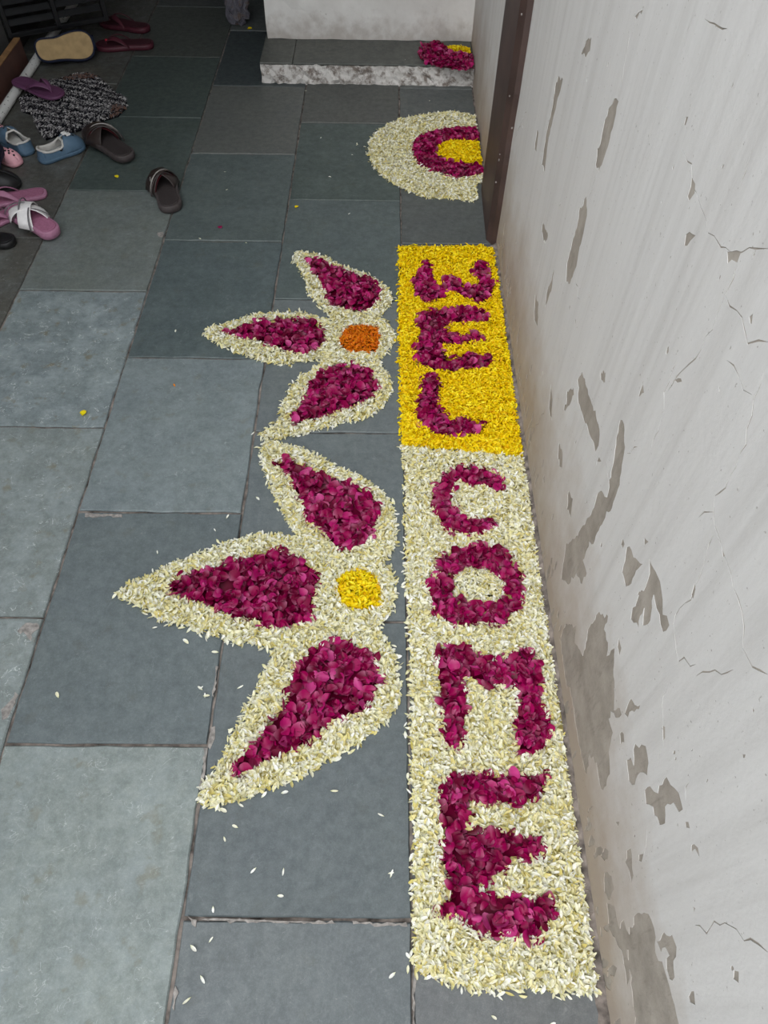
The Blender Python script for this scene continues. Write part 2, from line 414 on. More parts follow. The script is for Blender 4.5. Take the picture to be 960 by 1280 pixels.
def painted_wall():
    root = link('wall_right', box_mesh('wall_right', (XW + .0008, YA, -.03), (XW + .23, YB, WALL_TOP), M['plaster']))
    root['kind'] = 'structure'
    v = [(YA, 0.0), (YB, 0.0), (YB, WALL_TOP), (YA, WALL_TOP)]; e = [(0, 1), (1, 2), (2, 3), (3, 0)]
    for h in holes:
        b = len(v); n = len(h)
        v += [(float(np.clip(q[0], YA + .01, YB - .004)), float(np.clip(q[1], .004, WALL_TOP - .01))) for q in h]
        e += [(b + i, b + (i + 1) % n) for i in range(n)]
    V, E, Fc, *_ = delaunay_2d_cdt([Vector(q) for q in v], e, [], 0, 1e-6)
    V = np.array([tuple(q) for q in V]); tri = [list(t) for t in Fc]
    cen = np.array([V[t].mean(axis=0) for t in tri])
    drop = np.zeros(len(tri), bool)
    for h in holes:
        H_ = np.array(h); lo = H_.min(0) - .001; hi = H_.max(0) + .001
        k = np.where((cen[:, 0] > lo[0]) & (cen[:, 0] < hi[0]) & (cen[:, 1] > lo[1]) & (cen[:, 1] < hi[1]))[0]
        if len(k): drop[k] |= in_poly(cen[k], H_)
    keep = [t for t, d in zip(tri, drop) if not d]
    n = len(V)
    vv = [(XW, q[0], q[1]) for q in V] + [(XW + .0008, q[0], q[1]) for q in V]
    cnt = {}
    for t in keep:
        for i in range(len(t)):
            a, b = t[i], t[(i + 1) % len(t)]; cnt.setdefault((min(a, b), max(a, b)), []).append((a, b))
    ff = [tuple(t) for t in keep]
    for k, l in cnt.items():
        if len(l) == 1:
            a, b = l[0]; ff.append((b, a, a + n, b + n))
    m = mesh('paint_coat', vv, ff, M['paint'])
    link('paint_coat', m, root)
    return root
wall = painted_wall()
# the same wall beyond the brown door post
wf = box('wall_right_far', (XW, 2.70, -.03), (XW + .23, 6.3, WALL_TOP), M['paint']); wf['kind'] = 'structure'
def post():
    nz = 40; v = []; f = []
    for i in range(nz + 1):
        z = -.0 + WALL_TOP * i / nz
        j = rng.normal(0, .0025, 4)
        v += [(XW + .02, 2.715 + j[0], z), (.392 + j[1] * .3, 2.697 + j[1], z), (.386 + j[2] * .3, 2.365 + j[2], z), (.400, 2.326 + j[3], z), (XW + .02, 2.322 + j[3], z)]
    for i in range(nz):
        for k in range(4):
            f.append((i * 5 + k, i * 5 + k + 1, (i + 1) * 5 + k + 1, (i + 1) * 5 + k))
    o = link('door_post', mesh('door_post', v, f, M['brown'])); o['kind'] = 'structure'; o.name = 'trim_1'
    # chipped spots showing the undercoat
    for px, py in [(652,18),(637,120),(625,193),(624,200),(620,228),(640,160)]:
        y, z = on_wall(px, py, .389)
        k = random.randint(5, 7); r = random.uniform(.0015, .003)
        vv = [(.3868, y + r * .7 * math.cos(2 * math.pi * a / k) * random.uniform(.7, 1.2), z + r * 1.5 * math.sin(2 * math.pi * a / k)) for a in range(k)]
        vv += [(.391, q[1], q[2]) for q in vv]
        ff = [tuple(range(k))] + [(a, (a + 1) % k, k + (a + 1) % k, k + a) for a in range(k)]
        link('paint_chip', mesh('paint_chip', vv, ff, M['smear']), o)
post()

# ------------------------------------------------------------------ step, pier and the covered end of the lane
STEP_H = .09
step = link('step', None); step['kind'] = 'structure'; step.name = 'trim_2'
def rough_box(name, lo, hi, mat, parent, amp=.003, cell=.02):
    bm = bmesh.new(); bmesh.ops.create_cube(bm, size=1.0)
    for v in bm.verts: v.co = Vector([lo[i] + (v.co[i] + .5) * (hi[i] - lo[i]) for i in range(3)])
    for ax in range(3):
        n = int((hi[ax] - lo[ax]) / cell)
        for i in range(1, n):
            c = lo[ax] + (hi[ax] - lo[ax]) * i / n
            co = Vector((0, 0, 0)); co[ax] = c; no = Vector((0, 0, 0)); no[ax] = 1
            bmesh.ops.bisect_plane(bm, geom=bm.verts[:] + bm.edges[:] + bm.faces[:], plane_co=co, plane_no=no)
    for v in bm.verts: v.co += Vector(rng.normal(0, amp, 3))
    m = bpy.data.meshes.new(name); bm.to_mesh(m); bm.free(); m.materials.append(mat)
    return link(name, m, parent)
rough_box('step_riser', (-.572, 3.586, -.02), (XW - .002, 3.9, STEP_H - .010), M['step_face'], step, .003)
for x0, x1 in ((-.576, -.424), (-.4225, XW - .002)):
    o = box('tread_slab', (x0, 3.584, STEP_H - .010), (x1, 3.9, STEP_H), M['slab'], step, .004, 2); o.color = (.080, .084, .077, .04)
pier = rough_box('wall_back', (-.562, 3.842, STEP_H), (XW, 4.3, 2.75), M['white_wall'], None, .0015, .06); pier['kind'] = 'structure'
# dark ribbed shutter in the recess left of the pier
sh = link('door_1', box_mesh('door_1', (-1.0, 4.66, 0), (-.35, 4.70, 2.6), M['dark'])); sh['kind'] = 'structure'
for i in range(26):
    box('shutter_rib', (-1.0, 4.635, .02 + i * .1), (-.35, 4.662, .085 + i * .1), M['dark'], sh, .008)
wb = box('wall_back_far', (-3.5, 5.2, 0), (XW, 5.4, 2.75), M['ceiling']); wb['kind'] = 'structure'
roof = box('ceiling', (-3.5, 2.3, 2.6), (XW + .2, 5.4, 2.75), M['ceiling']); roof['kind'] = 'structure'
wl = box('wall_left_blocker', (-1.96, -1.6, -.03), (-1.75, 2.35, 3.0), M['white_wall']); wl['kind'] = 'structure'  # unseen wall, added to keep side light off the far left floor
wl2 = box('wall_left_far', (-1.98, 3.80, -.03), (-1.80, 5.2, 2.6), M['dark']); wl2['kind'] = 'structure'
wl3 = box('wall_left_inner', (-3.5, 2.2, -.03), (-3.4, 5.2, 2.6), M['ceiling']); wl3['kind'] = 'structure'
wl4 = box('wall_left_return', (-3.4, 2.2, -.03), (-1.96, 2.35, 2.6), M['ceiling']); wl4['kind'] = 'structure'

# ------------------------------------------------------------------ petals
def petal_templates(kind):
    out = []
    if kind == 'slim':          # narrow floret petals
        for cup, w, curl in ((.10, .30, .05), (.16, .36, .12), (.05, .25, .2), (.14, .42, -.06)):
            v = [(0, -.5, 0), (-w * .42, -.2, cup * .6), (-w * .5, .15, cup), (-w * .3, .4, cup * .7 + curl * .5), (0, .5, curl), (w * .3, .4, cup * .7 + curl * .5), (w * .5, .15, cup), (w * .42, -.2, cup * .6), (0, -.1, 0), (0, .25, .0)]
            f = [(0, 8, 1), (1, 8, 9, 2), (2, 9, 3), (3, 9, 4), (4, 9, 5), (5, 9, 6), (6, 9, 8, 7), (7, 8, 0)]
            out.append((np.array(v), f))
    else:                       # broad cupped rose petals
        for cup, curl, w, fold in ((.16, .12, .95, 0), (.28, .05, .85, .1), (.10, -.16, 1.0, 0), (.36, .2, .75, .15), (.2, -.1, .9, -.12)):
            v = []; f = []; nu, nv = 5, 5
            for j in range(nv):
                y = -.5 + j / (nv - 1)
                half = w * .5 * [.22, .78, 1.0, .88, .42][j]
                for i in range(nu):
                    u = -1 + 2 * i / (nu - 1)
                    x = u * half
                    yy = y - .10 * u * u * (1 if j == nv - 1 else 0) + (.03 * math.sin(5 * u + 9 * cup) if j == nv - 1 else 0)
                    z = cup * (u * u) * (.4 + .6 * half / (.5 * w)) + curl * (max(0, y + .1) ** 2) * 2 + fold * u * (y + .5) * .6
                    v.append((x, yy, z))
            for j in range(nv - 1):
                for i in range(nu - 1):
                    a = j * nu + i; f.append((a, a + 1, a + nu + 1, a + nu))
            out.append((np.array(v), f))
    return out
TEMPL = {'slim': petal_templates('slim'), 'rose': petal_templates('rose')}
def euler_mats(e):
    cx_, cy_, cz_ = np.cos(e).T; sx_, sy_, sz_ = np.sin(e).T
    R = np.empty((len(e), 3, 3))
    R[:, 0, 0] = cy_ * cz_; R[:, 0, 1] = sx_ * sy_ * cz_ - cx_ * sz_; R[:, 0, 2] = cx_ * sy_ * cz_ + sx_ * sz_
    R[:, 1, 0] = cy_ * sz_; R[:, 1, 1] = sx_ * sy_ * sz_ + cx_ * cz_; R[:, 1, 2] = cx_ * sy_ * sz_ - sx_ * cz_
    R[:, 2, 0] = -sy_; R[:, 2, 1] = sx_ * cy_; R[:, 2, 2] = cx_ * cy_
    return R
def edge_dist(P, polys):
    d = np.full(len(P), 9.0)
    for poly in polys:
        A = np.asarray(poly); B = np.roll(A, -1, axis=0)
        for a, b in zip(A, B):
            ab = b - a; t = np.clip(((P - a) @ ab) / max(ab @ ab, 1e-12), 0, 1)
            d = np.minimum(d, np.linalg.norm(P - (a + t[:, None] * ab), axis=1))
    return d
def scatter(n, outer, inner=(), margin=0.0, clip=None):
    outer = np.asarray(outer); lo = outer.min(0) - margin; hi = outer.max(0) + margin; acc = []; got = 0
    area = abs(0.5 * np.sum(outer[:, 0] * np.roll(outer[:, 1], -1) - np.roll(outer[:, 0], -1) * outer[:, 1]))
    while got < n:
        P = rng.uniform(lo, hi, (max(200, int(n * 1.5)), 2))
        k = in_poly(P, outer)
        for h in inner: k &= ~in_poly(P, h)
        if clip is not None: k &= clip(P)
        P = P[k]; acc.append(P); got += len(P)
    return np.concatenate(acc)[:n]
def set_attr(m, name, arr):
    a = m.attributes.new(name, 'FLOAT', 'POINT'); a.data.foreach_set('value', np.asarray(arr, np.float32))
class Bed:
    """petals: loc (n,3), euler, size, template, tint"""
    def __init__(self, kind, P, prof, size, tilt, zbase=0.0, spread=1.0, jitter_out=0.0):
        n = len(P); self.kind = kind
        self.tpl = rng.integers(0, len(TEMPL[kind]), n)
        self.e = np.stack([rng.normal(0, tilt, n), rng.normal(0, tilt, n), rng.uniform(0, 2 * math.pi, n)], 1)
        if kind == 'rose':
            flip = rng.random(n) < .3
            self.e[flip, 0] += math.pi
        self.s = size * rng.uniform(.72, 1.22, n)
        self.tint = np.clip(rng.beta(1.7, 1.6, n) if kind == 'rose' else rng.beta(1.5, 1.2, n), 0, 1)
        z = zbase + prof * rng.uniform(.1, 1.0, n) * spread
        self.loc = np.column_stack([P, z])
        self.zb = zbase
        R = euler_mats(self.e)
        for k in range(n):
            v = TEMPL[kind][self.tpl[k]][0]
            mz = (v @ R[k, 2]).min() * self.s[k] + self.loc[k, 2]
            if mz < zbase + .0006: self.loc[k, 2] += zbase + .0006 - mz
        self.R = R
    def subset_arrays(self, idx):
        V = []; F = []; T = []; A = []; off = 0
        for k in idx:
            v, f = TEMPL[self.kind][self.tpl[k]]
            V.append((v * self.s[k]) @ self.R[k].T + self.loc[k]); F += [tuple(i + off for i in q) for q in f]
            T.append(np.full(len(v), self.tint[k])); A.append(v[:, 1] + .5); off += len(v)
        return np.concatenate(V), F, np.concatenate(T), np.concatenate(A)
def petal_mesh(name, arrs, mat, offset=(0, 0, 0), extra=None):
    V, F, T, A = arrs
    V = V - np.asarray(offset)
    F = list(F)
    if extra is not None:
        ev, ef = extra; b = len(V)
        V = np.concatenate([V, np.asarray(ev) - np.asarray(offset)]); F += [tuple(i + b for i in q) for q in ef]
        T = np.concatenate([T, np.full(len(ev), .08)]); A = np.concatenate([A, np.full(len(ev), .6)])
    m = bpy.data.meshes.new(name); m.from_pydata(V.tolist(), [], F); m.materials.append(mat)
    m.polygons.foreach_set('use_smooth', [True] * len(m.polygons))
    set_attr(m, 'tint', T); set_attr(m, 'along', A); m.update()
    return m
_single = {}
def single_mesh(kind, mat, tpl, tint):
    q = min(7, int(tint * 8)); key = (kind, mat.name, tpl, q)
    if key not in _single:
        v, f = TEMPL[kind][tpl]
        nm = 'rose_petal' if kind == 'rose' else 'slim_petal'
        _single[key] = petal_mesh(nm, (v, f, np.full(len(v), (q + .5) / 8), v[:, 1] + .5), mat)
    return _single[key]
def mound(outer, h, zbase, shrink=.006):
    """solid heap core under the top petals so that no floor shows through"""
    P = np.asarray(outer); c = P.mean(0); n = len(P)
    V, E, Fc, *_ = delaunay_2d_cdt([Vector(q) for q in P], [(i, (i + 1) % n) for i in range(n)], [], 1, 1e-6)
    V = np.array([tuple(q) for q in V])
    v = [(q[0], q[1], zbase + h) for q in V] + [(q[0], q[1], zbase + .0003) for q in P]
    f = [tuple(t) for t in Fc]; b = len(V)
    if len(V) == n:
        f += [(i, b + i, b + (i + 1) % n, (i + 1) % n) for i in range(n)]
    return v, f
def inset(poly, d):
    P = np.asarray(poly); a = np.roll(P, 1, 0); b = np.roll(P, -1, 0)
    area = 0.5 * np.sum(P[:, 0] * b[:, 1] - b[:, 0] * P[:, 1]); t = b - a
    nrm = np.column_stack([-t[:, 1], t[:, 0]]); nrm /= np.maximum(np.linalg.norm(nrm, axis=1)[:, None], 1e-6)
    return P + nrm * d * (1 if area > 0 else -1)
def build_bed(name, label, cat, mat, bed, petal_name, n_single=0, prefer_near=False, core=None, group=None):
    c = np.array([bed.loc[:, 0].mean(), bed.loc[:, 1].mean(), bed.zb])
    allidx = np.arange(len(bed.s))
    if not n_single:
        m = petal_mesh(name, bed.subset_arrays(allidx), mat, c, core)
        o = link(name, m); o.location = c
        return tag(o, label, cat, group, 'stuff')
    root = thing(name, label, cat, c, 0, group)
    score = bed.loc[:, 2] * (18 if not prefer_near else 18) - (bed.loc[:, 1] * .8 if prefer_near else 0) + bed.s * 5
    order = np.argsort(-score); top = order[:n_single]; rest = order[n_single:]
    m = petal_mesh('petal_heap', bed.subset_arrays(rest), mat, c, core)
    h = link('petal_heap', m, root); h['kind'] = 'stuff'
    for k in top:
        o = link(petal_name, single_mesh(bed.kind, mat, int(bed.tpl[k]), float(bed.tint[k])), root)
        o.location = bed.loc[k] - c; o.rotation_euler = bed.e[k]; o.scale = (bed.s[k],) * 3
    return root

def area_of(P):
    P = np.asarray(P); return abs(.5 * np.sum(P[:, 0] * np.roll(P[:, 1], -1) - np.roll(P[:, 0], -1) * P[:, 1]))
ROSE_N = 5200      # petals per square metre
SLIM_N = 60000
def rose_bed(name, label, poly, n_single, cat, zbase=0.0, size=.027, group=None, inner=(), clip=None, dens=1.0, hh=.013, grow=False):
    P = scatter(max(40, int(area_of(poly) * ROSE_N * 1.25 * dens)), poly, [inset(h, -.005) for h in inner] if grow else inner, 0, clip)
    d = edge_dist(P, [poly] + list(inner))
    prof = .006 + hh * np.clip(d / .035, 0, 1)
    b = Bed('rose', P, prof, size, .42, zbase)
    core = mound(inset(poly, .009), .003, zbase) if not inner else None
    return build_bed(name, label, cat, ROSE, b, 'rose_petal', min(n_single, int(len(P) * .8)), False, core, group)
def slim_bed(name, label, mat, poly, inner, n_single, cat, size=.0165, zbase=0.0, clip=None, near=False, group=None, hh=.009, dens=1.0, fringe=.008, pname='cream_petal', tilt=.46, corepoly=None):
    A = area_of(poly) - sum(area_of(h) for h in inner)
    P = scatter(int(A * SLIM_N * dens), inset(poly, fringe * .35), [inset(h, .004) for h in inner], 0, clip)
    # a ragged fringe: a few petals fallen just outside the edge
    pb = np.asarray(poly); seg = np.roll(pb, -1, 0) - pb; L = np.linalg.norm(seg, axis=1); n_e = int(L.sum() / .0060)
    i = rng.choice(len(pb), n_e, p=L / L.sum()); E = pb[i] + seg[i] * rng.random((n_e, 1))
    E = E + rng.normal(0, fringe * .5, (n_e, 2))
    if clip is not None: E = E[clip(E)]
    for h in inner: E = E[~in_poly(E, h)]
    P = np.concatenate([P, E]); d = edge_dist(P, [poly]) * np.where(in_poly(P, poly), 1, 0)
    prof = .003 + hh * np.clip(d / .022, 0, 1)
    b = Bed('slim', P, prof, size, tilt, zbase)
    cp = inset(poly if corepoly is None else corepoly, .008)
    return build_bed(name, label, cat, mat, b, pname, n_single, near, mound(cp, .002, zbase), group)

Z_W = (480, 290, 4.74); Z_C = (490, 540, 3.4286); Z_E = (480, 900, 3.2); Z_S = (240, 300, 3.556); Z_B = (140, 540, 2.526); Z_B2 = (230, 770, 3.2); Z_H = (440, 120, 4.8); Z_T = (500, 30, 8.727)
LETTERS = {
 'W': (Z_W, [(245,150),(285,190),(295,240),(300,300),(345,310),(355,260),(400,250),(450,270),(470,300),(510,315),(560,310),(565,270),(520,240),(530,170),(600,165),(620,200),(620,265),(660,290),(655,330),(625,400),(570,420),(520,395),(450,380),(430,350),(375,345),(360,375),(310,400),(240,415),(195,375),(165,330),(185,235),(220,200)]),
 'E1': (Z_W, [(175,520),(210,480),(290,450),(330,460),(400,435),(480,440),(560,450),(635,495),(620,535),(560,525),(480,530),(400,535),(365,560),(390,590),(450,610),(510,580),(590,610),(575,645),(500,640),(450,670),(380,660),(345,655),(340,690),(380,735),(430,740),(510,700),(580,730),(640,725),(662,750),(610,800),(500,810),(400,815),(290,815),(200,770),(180,690),(205,620),(205,555)]),
 'L': (Z_W, [(230,835),(300,840),(335,890),(335,960),(320,1000),(360,1045),(390,1110),(470,1080),(540,1105),(620,1115),(660,1135),(590,1140),(560,1190),(480,1195),(420,1195),(350,1210),(270,1170),(215,1130),(190,1080),(190,1020),(220,930)]),
 'C': (Z_C, [(225,170),(270,140),(370,140),(470,180),(480,250),(440,260),(410,230),(340,230),(290,205),(265,240),(260,300),(290,340),(360,370),(430,365),(455,390),(400,430),(320,440),(240,420),(200,380),(180,310),(160,270),(180,230)]),
 'O': (Z_C, [(150,680),(165,640),(200,600),(180,560),(210,520),(300,490),(380,475),(450,495),(520,540),(560,600),(570,650),(555,740),(510,790),(480,830),(400,820),(270,835),(200,790),(170,740)]),
 'M': ((0, 0, 1), [(557,804),(580,800),(601,816),(618,826),(630,820),(647,811),(659,807),(674,823),(677,846),(681,867),(683,890),(690,900),(689,925),(680,934),(664,945),(647,944),(646,919),(637,900),(649,884),(647,861),(639,854),(621,858),(607,861),(589,849),(580,846),(582,861),(590,861),(586,870),(588,890),(583,905),(581,928),(570,937),(556,928),(554,906),(550,884),(545,849),(545,820)]),
 'E2': (Z_E, [(270,200),(295,190),(300,215),(400,210),(520,205),(600,215),(655,215),(655,260),(640,300),(580,330),(520,345),(440,330),(390,345),(350,330),(340,365),(375,365),(350,400),(340,435),(400,440),(500,440),(560,460),(620,465),(665,515),(640,540),(590,560),(520,560),(470,610),(430,640),(390,665),(380,680),(440,690),(550,680),(600,710),(640,700),(690,720),(700,800),(650,830),(620,880),(530,870),(470,870),(380,865),(330,820),(300,790),(240,785),(205,775),(240,730),(260,700),(250,640),(220,570),(235,500),(225,450),(240,400),(215,380),(210,310),(225,250)])}
O_IN = [(265,660),(275,610),(330,575),(400,580),(450,610),(480,640),(475,690),(440,720),(370,735),(310,710),(275,700)]
ZL = .014
LP = {k: gpoly(zoomed(p, *z), ZL) for k, (z, p) in LETTERS.items()}
o_in = gpoly(zoomed(O_IN, *Z_C), ZL)
wall_clip = lambda P: P[:, 0] < np.where((P[:, 1] > 2.3) & (P[:, 1] < 2.73), .372, XW - .012)
yellow_poly = gpoly([(498,308),(499,350),(498,400),(499,450),(500,500),(502,557),(530,559),(557,562),(610,566),(657,571),(652,520),(640,430),(628,345),(619,308),(590,306),(550,308),(515,307)], .006)
cream_poly = gpoly([(502,557),(508,600),(506,650),(507,700),(511,760),(513,850),(514,950),(517,1050),(516,1110),(515,1180),(512,1203),(525,1218),(560,1231),(600,1240),(650,1236),(700,1242),(752,1243),(752,1210),(738,1120),(720,985),(700,850),(680,720),(657,571),(610,566),(557,562),(530,559)], .006)
slim_bed('yellow_petal_bed', 'rectangle of yellow flower petals under the letters W, E and L', YELLOW, yellow_poly, [LP['W'], LP['E1'], LP['L']], 0, 'petals', .0155, clip=wall_clip, dens=1.0, pname='yellow_petal')
slim_bed('cream_petal_bed', 'long bed of cream white petals under the letters C, O, M and E', CREAM, cream_poly, [LP['C'], LP['O'], LP['M'], LP['E2']], 300, 'petals', .0170, clip=wall_clip, near=True)
slim_bed('cream_petal_dot', 'small disc of cream petals inside the letter O', CREAM, inset(o_in, -.004), [], 0, 'petals', .0165, hh=.012, fringe=.002)
LAB = {'W': 'letter W of crimson rose petals on the yellow petal bed', 'E1': 'letter E of crimson rose petals on the yellow petal bed', 'L': 'letter L of crimson rose petals on the yellow petal bed',
       'C': 'letter C of crimson rose petals on the cream petal bed', 'O': 'letter O of crimson rose petals on the cream petal bed', 'M': 'letter M of crimson rose petals on the cream petal bed', 'E2': 'letter E of crimson rose petals on the cream petal bed'}
for k in LP:
    far = k in ('W', 'E1', 'L')
    rose_bed('rose_petal_letter', LAB[k], LP[k], 150 if far else 260, 'petal letter', 0.0, .0285 if far else .0275, 'rose petal letters of the word WELCOME', [o_in] if k == 'O' else (), dens=1.15, grow=True)

# small flower
S_OUT = gpoly(zoomed([(450,75),(470,50),(530,55),(600,75),(660,110),(740,135),(810,170),(870,210),(895,260),(880,290),(840,325),(840,350),(880,370),(905,430),(880,480),(850,515),(830,545),(870,590),(890,660),(860,725),(800,775),(720,800),(640,815),(560,840),(450,870),(370,885),(320,890),(305,860),(330,840),(385,790),(410,710),(440,650),(490,600),(560,555),(600,525),(520,535),(430,550),(350,545),(260,520),(200,495),(130,465),(70,430),(50,410),(70,385),(130,375),(200,350),(290,325),(400,320),(500,320),(570,345),(625,360),(575,300),(530,250),(500,180),(480,130),(450,95)], *Z_S), .006)
S_T = gpoly(zoomed([(505,85),(535,70),(590,90),(640,115),(680,130),(740,150),(790,160),(840,215),(835,255),(800,300),(760,315),(710,310),(650,295),(605,285),(600,250),(575,200),(545,150),(520,115)], *Z_S), ZL)
S_L = gpoly(zoomed([(120,395),(160,400),(220,380),(270,355),(330,350),(420,340),(500,340),(550,355),(590,390),(600,440),(560,480),(500,500),(420,495),(350,470),(290,445),(220,430),(150,415)], *Z_S), ZL)
S_B = gpoly(zoomed([(430,760),(470,730),(500,690),(510,640),(560,600),(610,560),(650,545),(720,545),(790,570),(830,620),(830,660),(790,700),(720,740),(650,760),(580,790),(510,800),(460,820),(435,805)], *Z_S), ZL)
S_C = gpoly(zoomed([(665,400),(690,370),(760,365),(830,375),(845,430),(830,480),(800,500),(720,495),(660,480),(648,440)], *Z_S), ZL)
slim_bed('cream_petal_outline', 'cream petal outline of the flower with the orange centre', CREAM, S_OUT, [S_T, S_L, S_B, S_C], 0, 'petals', .0170, hh=.010)
for P_, w_ in ((S_T, 'leaf of the orange centred flower, pointing to the white pier'), (S_L, 'leaf of the orange centred flower, pointing away from the wall'), (S_B, 'leaf of the orange centred flower, next to the larger flower')):
    rose_bed('rose_petal_leaf', 'crimson rose petal ' + w_, P_, 170, 'petal leaf', 0, .0275, 'rose petal leaves of the two floor flowers')
slim_bed('orange_petal_centre', 'rounded square of orange petals at the heart of the smaller flower', ORANGE, S_C, [], 0, 'petals', .0135, hh=.013, fringe=.002, pname='orange_petal', dens=1.3)
# large flower
B_OUT = gpoly(zoomed([(465,50),(490,25),(570,40),(640,70),(700,100),(780,140),(850,180),(890,240),(900,300),(890,370),(865,410),(890,450),(900,510),(880,570),(850,610)], *Z_B) + zoomed([(775,60),(830,110),(855,170),(860,260),(865,330),(830,400),(780,450),(700,500),(640,550),(560,590),(480,630),(400,670),(300,710),(200,740),(130,765),(60,745),(50,710),(90,640),(150,580),(185,480),(230,420),(240,370),(290,310),(300,250),(340,190),(365,128),(270,115),(200,105),(100,60),(40,40)], *Z_B2) + zoomed([(310,645),(230,610),(150,595),(100,560),(40,530),(10,510),(50,480),(100,455),(200,410),(260,385),(350,350),(430,325),(500,318),(550,325),(595,335),(570,300),(540,260),(510,200),(490,140),(475,100)], *Z_B), .006)
B_T = gpoly(zoomed([(515,90),(550,75),(600,90),(660,120),(700,140),(770,160),(820,190),(850,240),(840,290),(810,350),(760,370),(710,368),(680,340),(650,300),(610,280),(600,230),(570,180),(555,130),(525,110)], *Z_B), ZL)
B_L = gpoly(zoomed([(160,490),(200,455),(260,430),(330,420),(390,400),(450,375),(520,365),(590,385),(640,420),(655,460),(640,530),(630,600),(560,610),(480,620),(440,590),(370,580),(300,550),(240,530),(190,505)], *Z_B), ZL)
B_B = gpoly(zoomed([(490,125),(560,100),(640,90),(700,110),(760,160),(790,230),(790,270),(750,340),(720,390),(650,405),(580,430),(540,480),(480,520),(400,550),(330,590),(270,620),(190,630),(180,600),(240,530),(290,480),(350,400),(400,340),(410,270),(445,200)], *Z_B2), ZL)
B_C = gpoly(zoomed([(700,460),(740,430),(800,425),(840,450),(855,500),(850,550),(800,565),(740,560),(710,520)], *Z_B), ZL)
slim_bed('cream_petal_outline', 'cream petal outline of the flower with the yellow centre', CREAM, B_OUT, [B_T, B_L, B_B, B_C], 300, 'petals', .0175, near=True, hh=.010)
for P_, w_ in ((B_T, 'leaf of the yellow centred flower, next to the smaller flower'), (B_L, 'leaf of the yellow centred flower, pointing away from the wall'), (B_B, 'long leaf of the yellow centred flower, beside the letters M and E')):
    rose_bed('rose_petal_leaf', 'crimson rose petal ' + w_, P_, 280, 'petal leaf', 0, .0275, 'rose petal leaves of the two floor flowers')
slim_bed('yellow_petal_centre', 'disc of yellow petals at the heart of the larger flower', YELLOW, B_C, [], 0, 'petals', .0165, hh=.013, fringe=.003, pname='yellow_petal')
# half-round design at the door post
H_OUT = gpoly(zoomed([(770,130),(700,105),(600,92),(500,100),(400,115),(300,135),(220,165),(150,210),(105,270),(95,340),(120,400),(170,465),(230,510),(300,550),(370,580),(440,605),(520,610),(600,610),(690,625),(770,620),(800,600),(830,450),(810,250)], *Z_H), .006)
H_R = gpoly(zoomed([(780,180),(700,185),(620,185),(560,190),(480,205),(410,230),(365,280),(360,330),(390,390),(440,430),(500,450),(560,470),(640,490),(720,475),(810,450),(830,300)], *Z_H), ZL)
H_Y = gpoly(zoomed([(780,262),(700,255),(600,250),(540,265),(500,300),(500,345),(550,380),(620,395),(700,400),(810,405),(830,300)], *Z_H), ZL)
slim_bed('cream_petal_arch', 'wide cream petal half ring around the half-round design by the brown post', CREAM, H_OUT, [H_R], 0, 'petals', .0170, clip=wall_clip, hh=.010, corepoly=np.minimum(H_OUT, [.372, 99]))
slim_bed('yellow_petal_half_disc', 'yellow petal half disc at the heart of the half-round design', YELLOW, H_Y, [], 0, 'petals', .0165, clip=wall_clip, hh=.012, fringe=.003, pname='yellow_petal', corepoly=np.minimum(H_Y, [.372, 99]))
rose_bed('rose_petal_arch', 'crimson rose petal half ring around the yellow half disc', H_R, 0, 'petals', 0, .027, inner=[H_Y], clip=wall_clip, dens=1.3)
# heap on the step
T_R = gpoly(zoomed([(215,270),(240,220),(290,190),(370,175),(440,185),(490,220),(530,265),(600,290),(700,300),(780,310),(805,400),(790,450),(650,460),(540,440),(440,430),(370,390),(290,400),(250,340),(220,320)], *Z_T), STEP_H + .02)
T_Y = gpoly(zoomed([(495,212),(560,205),(650,208),(770,225),(780,310),(700,300),(600,290),(530,265)], *Z_T), STEP_H + .02)
step_clip = lambda P: (P[:, 0] < XW - .014) & (P[:, 1] < 3.826)
rose_bed('rose_petal_heap', 'heap of crimson rose petals lying on the step', T_R, 0, 'petals', STEP_H, .027, clip=step_clip, dens=1.5, hh=.02)
slim_bed('yellow_petal_heap', 'small patch of yellow petals on the step against the pier', YELLOW, T_Y, [], 0, 'petals', .0165, STEP_H, step_clip, hh=.016, fringe=.002, pname='yellow_petal', corepoly=np.minimum(T_Y, [.40, 3.826]))
# stray petals
def stray(name, mat, kind, px, size, label, group):
    for x, y in px:
        p = ground(x, y, .002); t = random.randrange(len(TEMPL[kind])); tv = random.uniform(.55, .99) if mat is not ROSE else .5
        o = link(name, single_mesh(kind, mat, t, tv)); s = size * random.uniform(.7, 1.15)
        o.scale = (s, s, s * .7); o.rotation_euler = (random.uniform(-.1, .1), random.uniform(-.15, .15), random.uniform(0, 6.28)); o.location = (p[0], p[1], .0028)
        tag(o, label, 'petal', group)
st = zoomed([(265,150),(228,195),(330,305),(435,310),(425,395),(188,443),(118,580),(815,315),(780,110),(820,675),(150,690),(95,765),(875,655),(285,75),(440,30),(615,25),(180,550)], 200, 980, 2.824)
st += zoomed([(65,290),(90,320),(125,145),(225,285),(885,435),(885,475),(5,100)], *Z_B2) + zoomed([(135,618),(325,310),(460,210),(365,268),(445,5)], *Z_B)
st += zoomed([(440,1190),(465,1112),(310,1082),(550,1085),(85,60),(95,225),(675,1215),(30,615)], *Z_E) + zoomed([(230,860),(820,862),(805,832),(745,645),(630,290)], 0, 600, 3.2)
stray('stray_petal', CREAM, 'slim', st, .0155, 'loose cream petal dropped on the bare stone slabs', 'loose cream petals on the slabs')
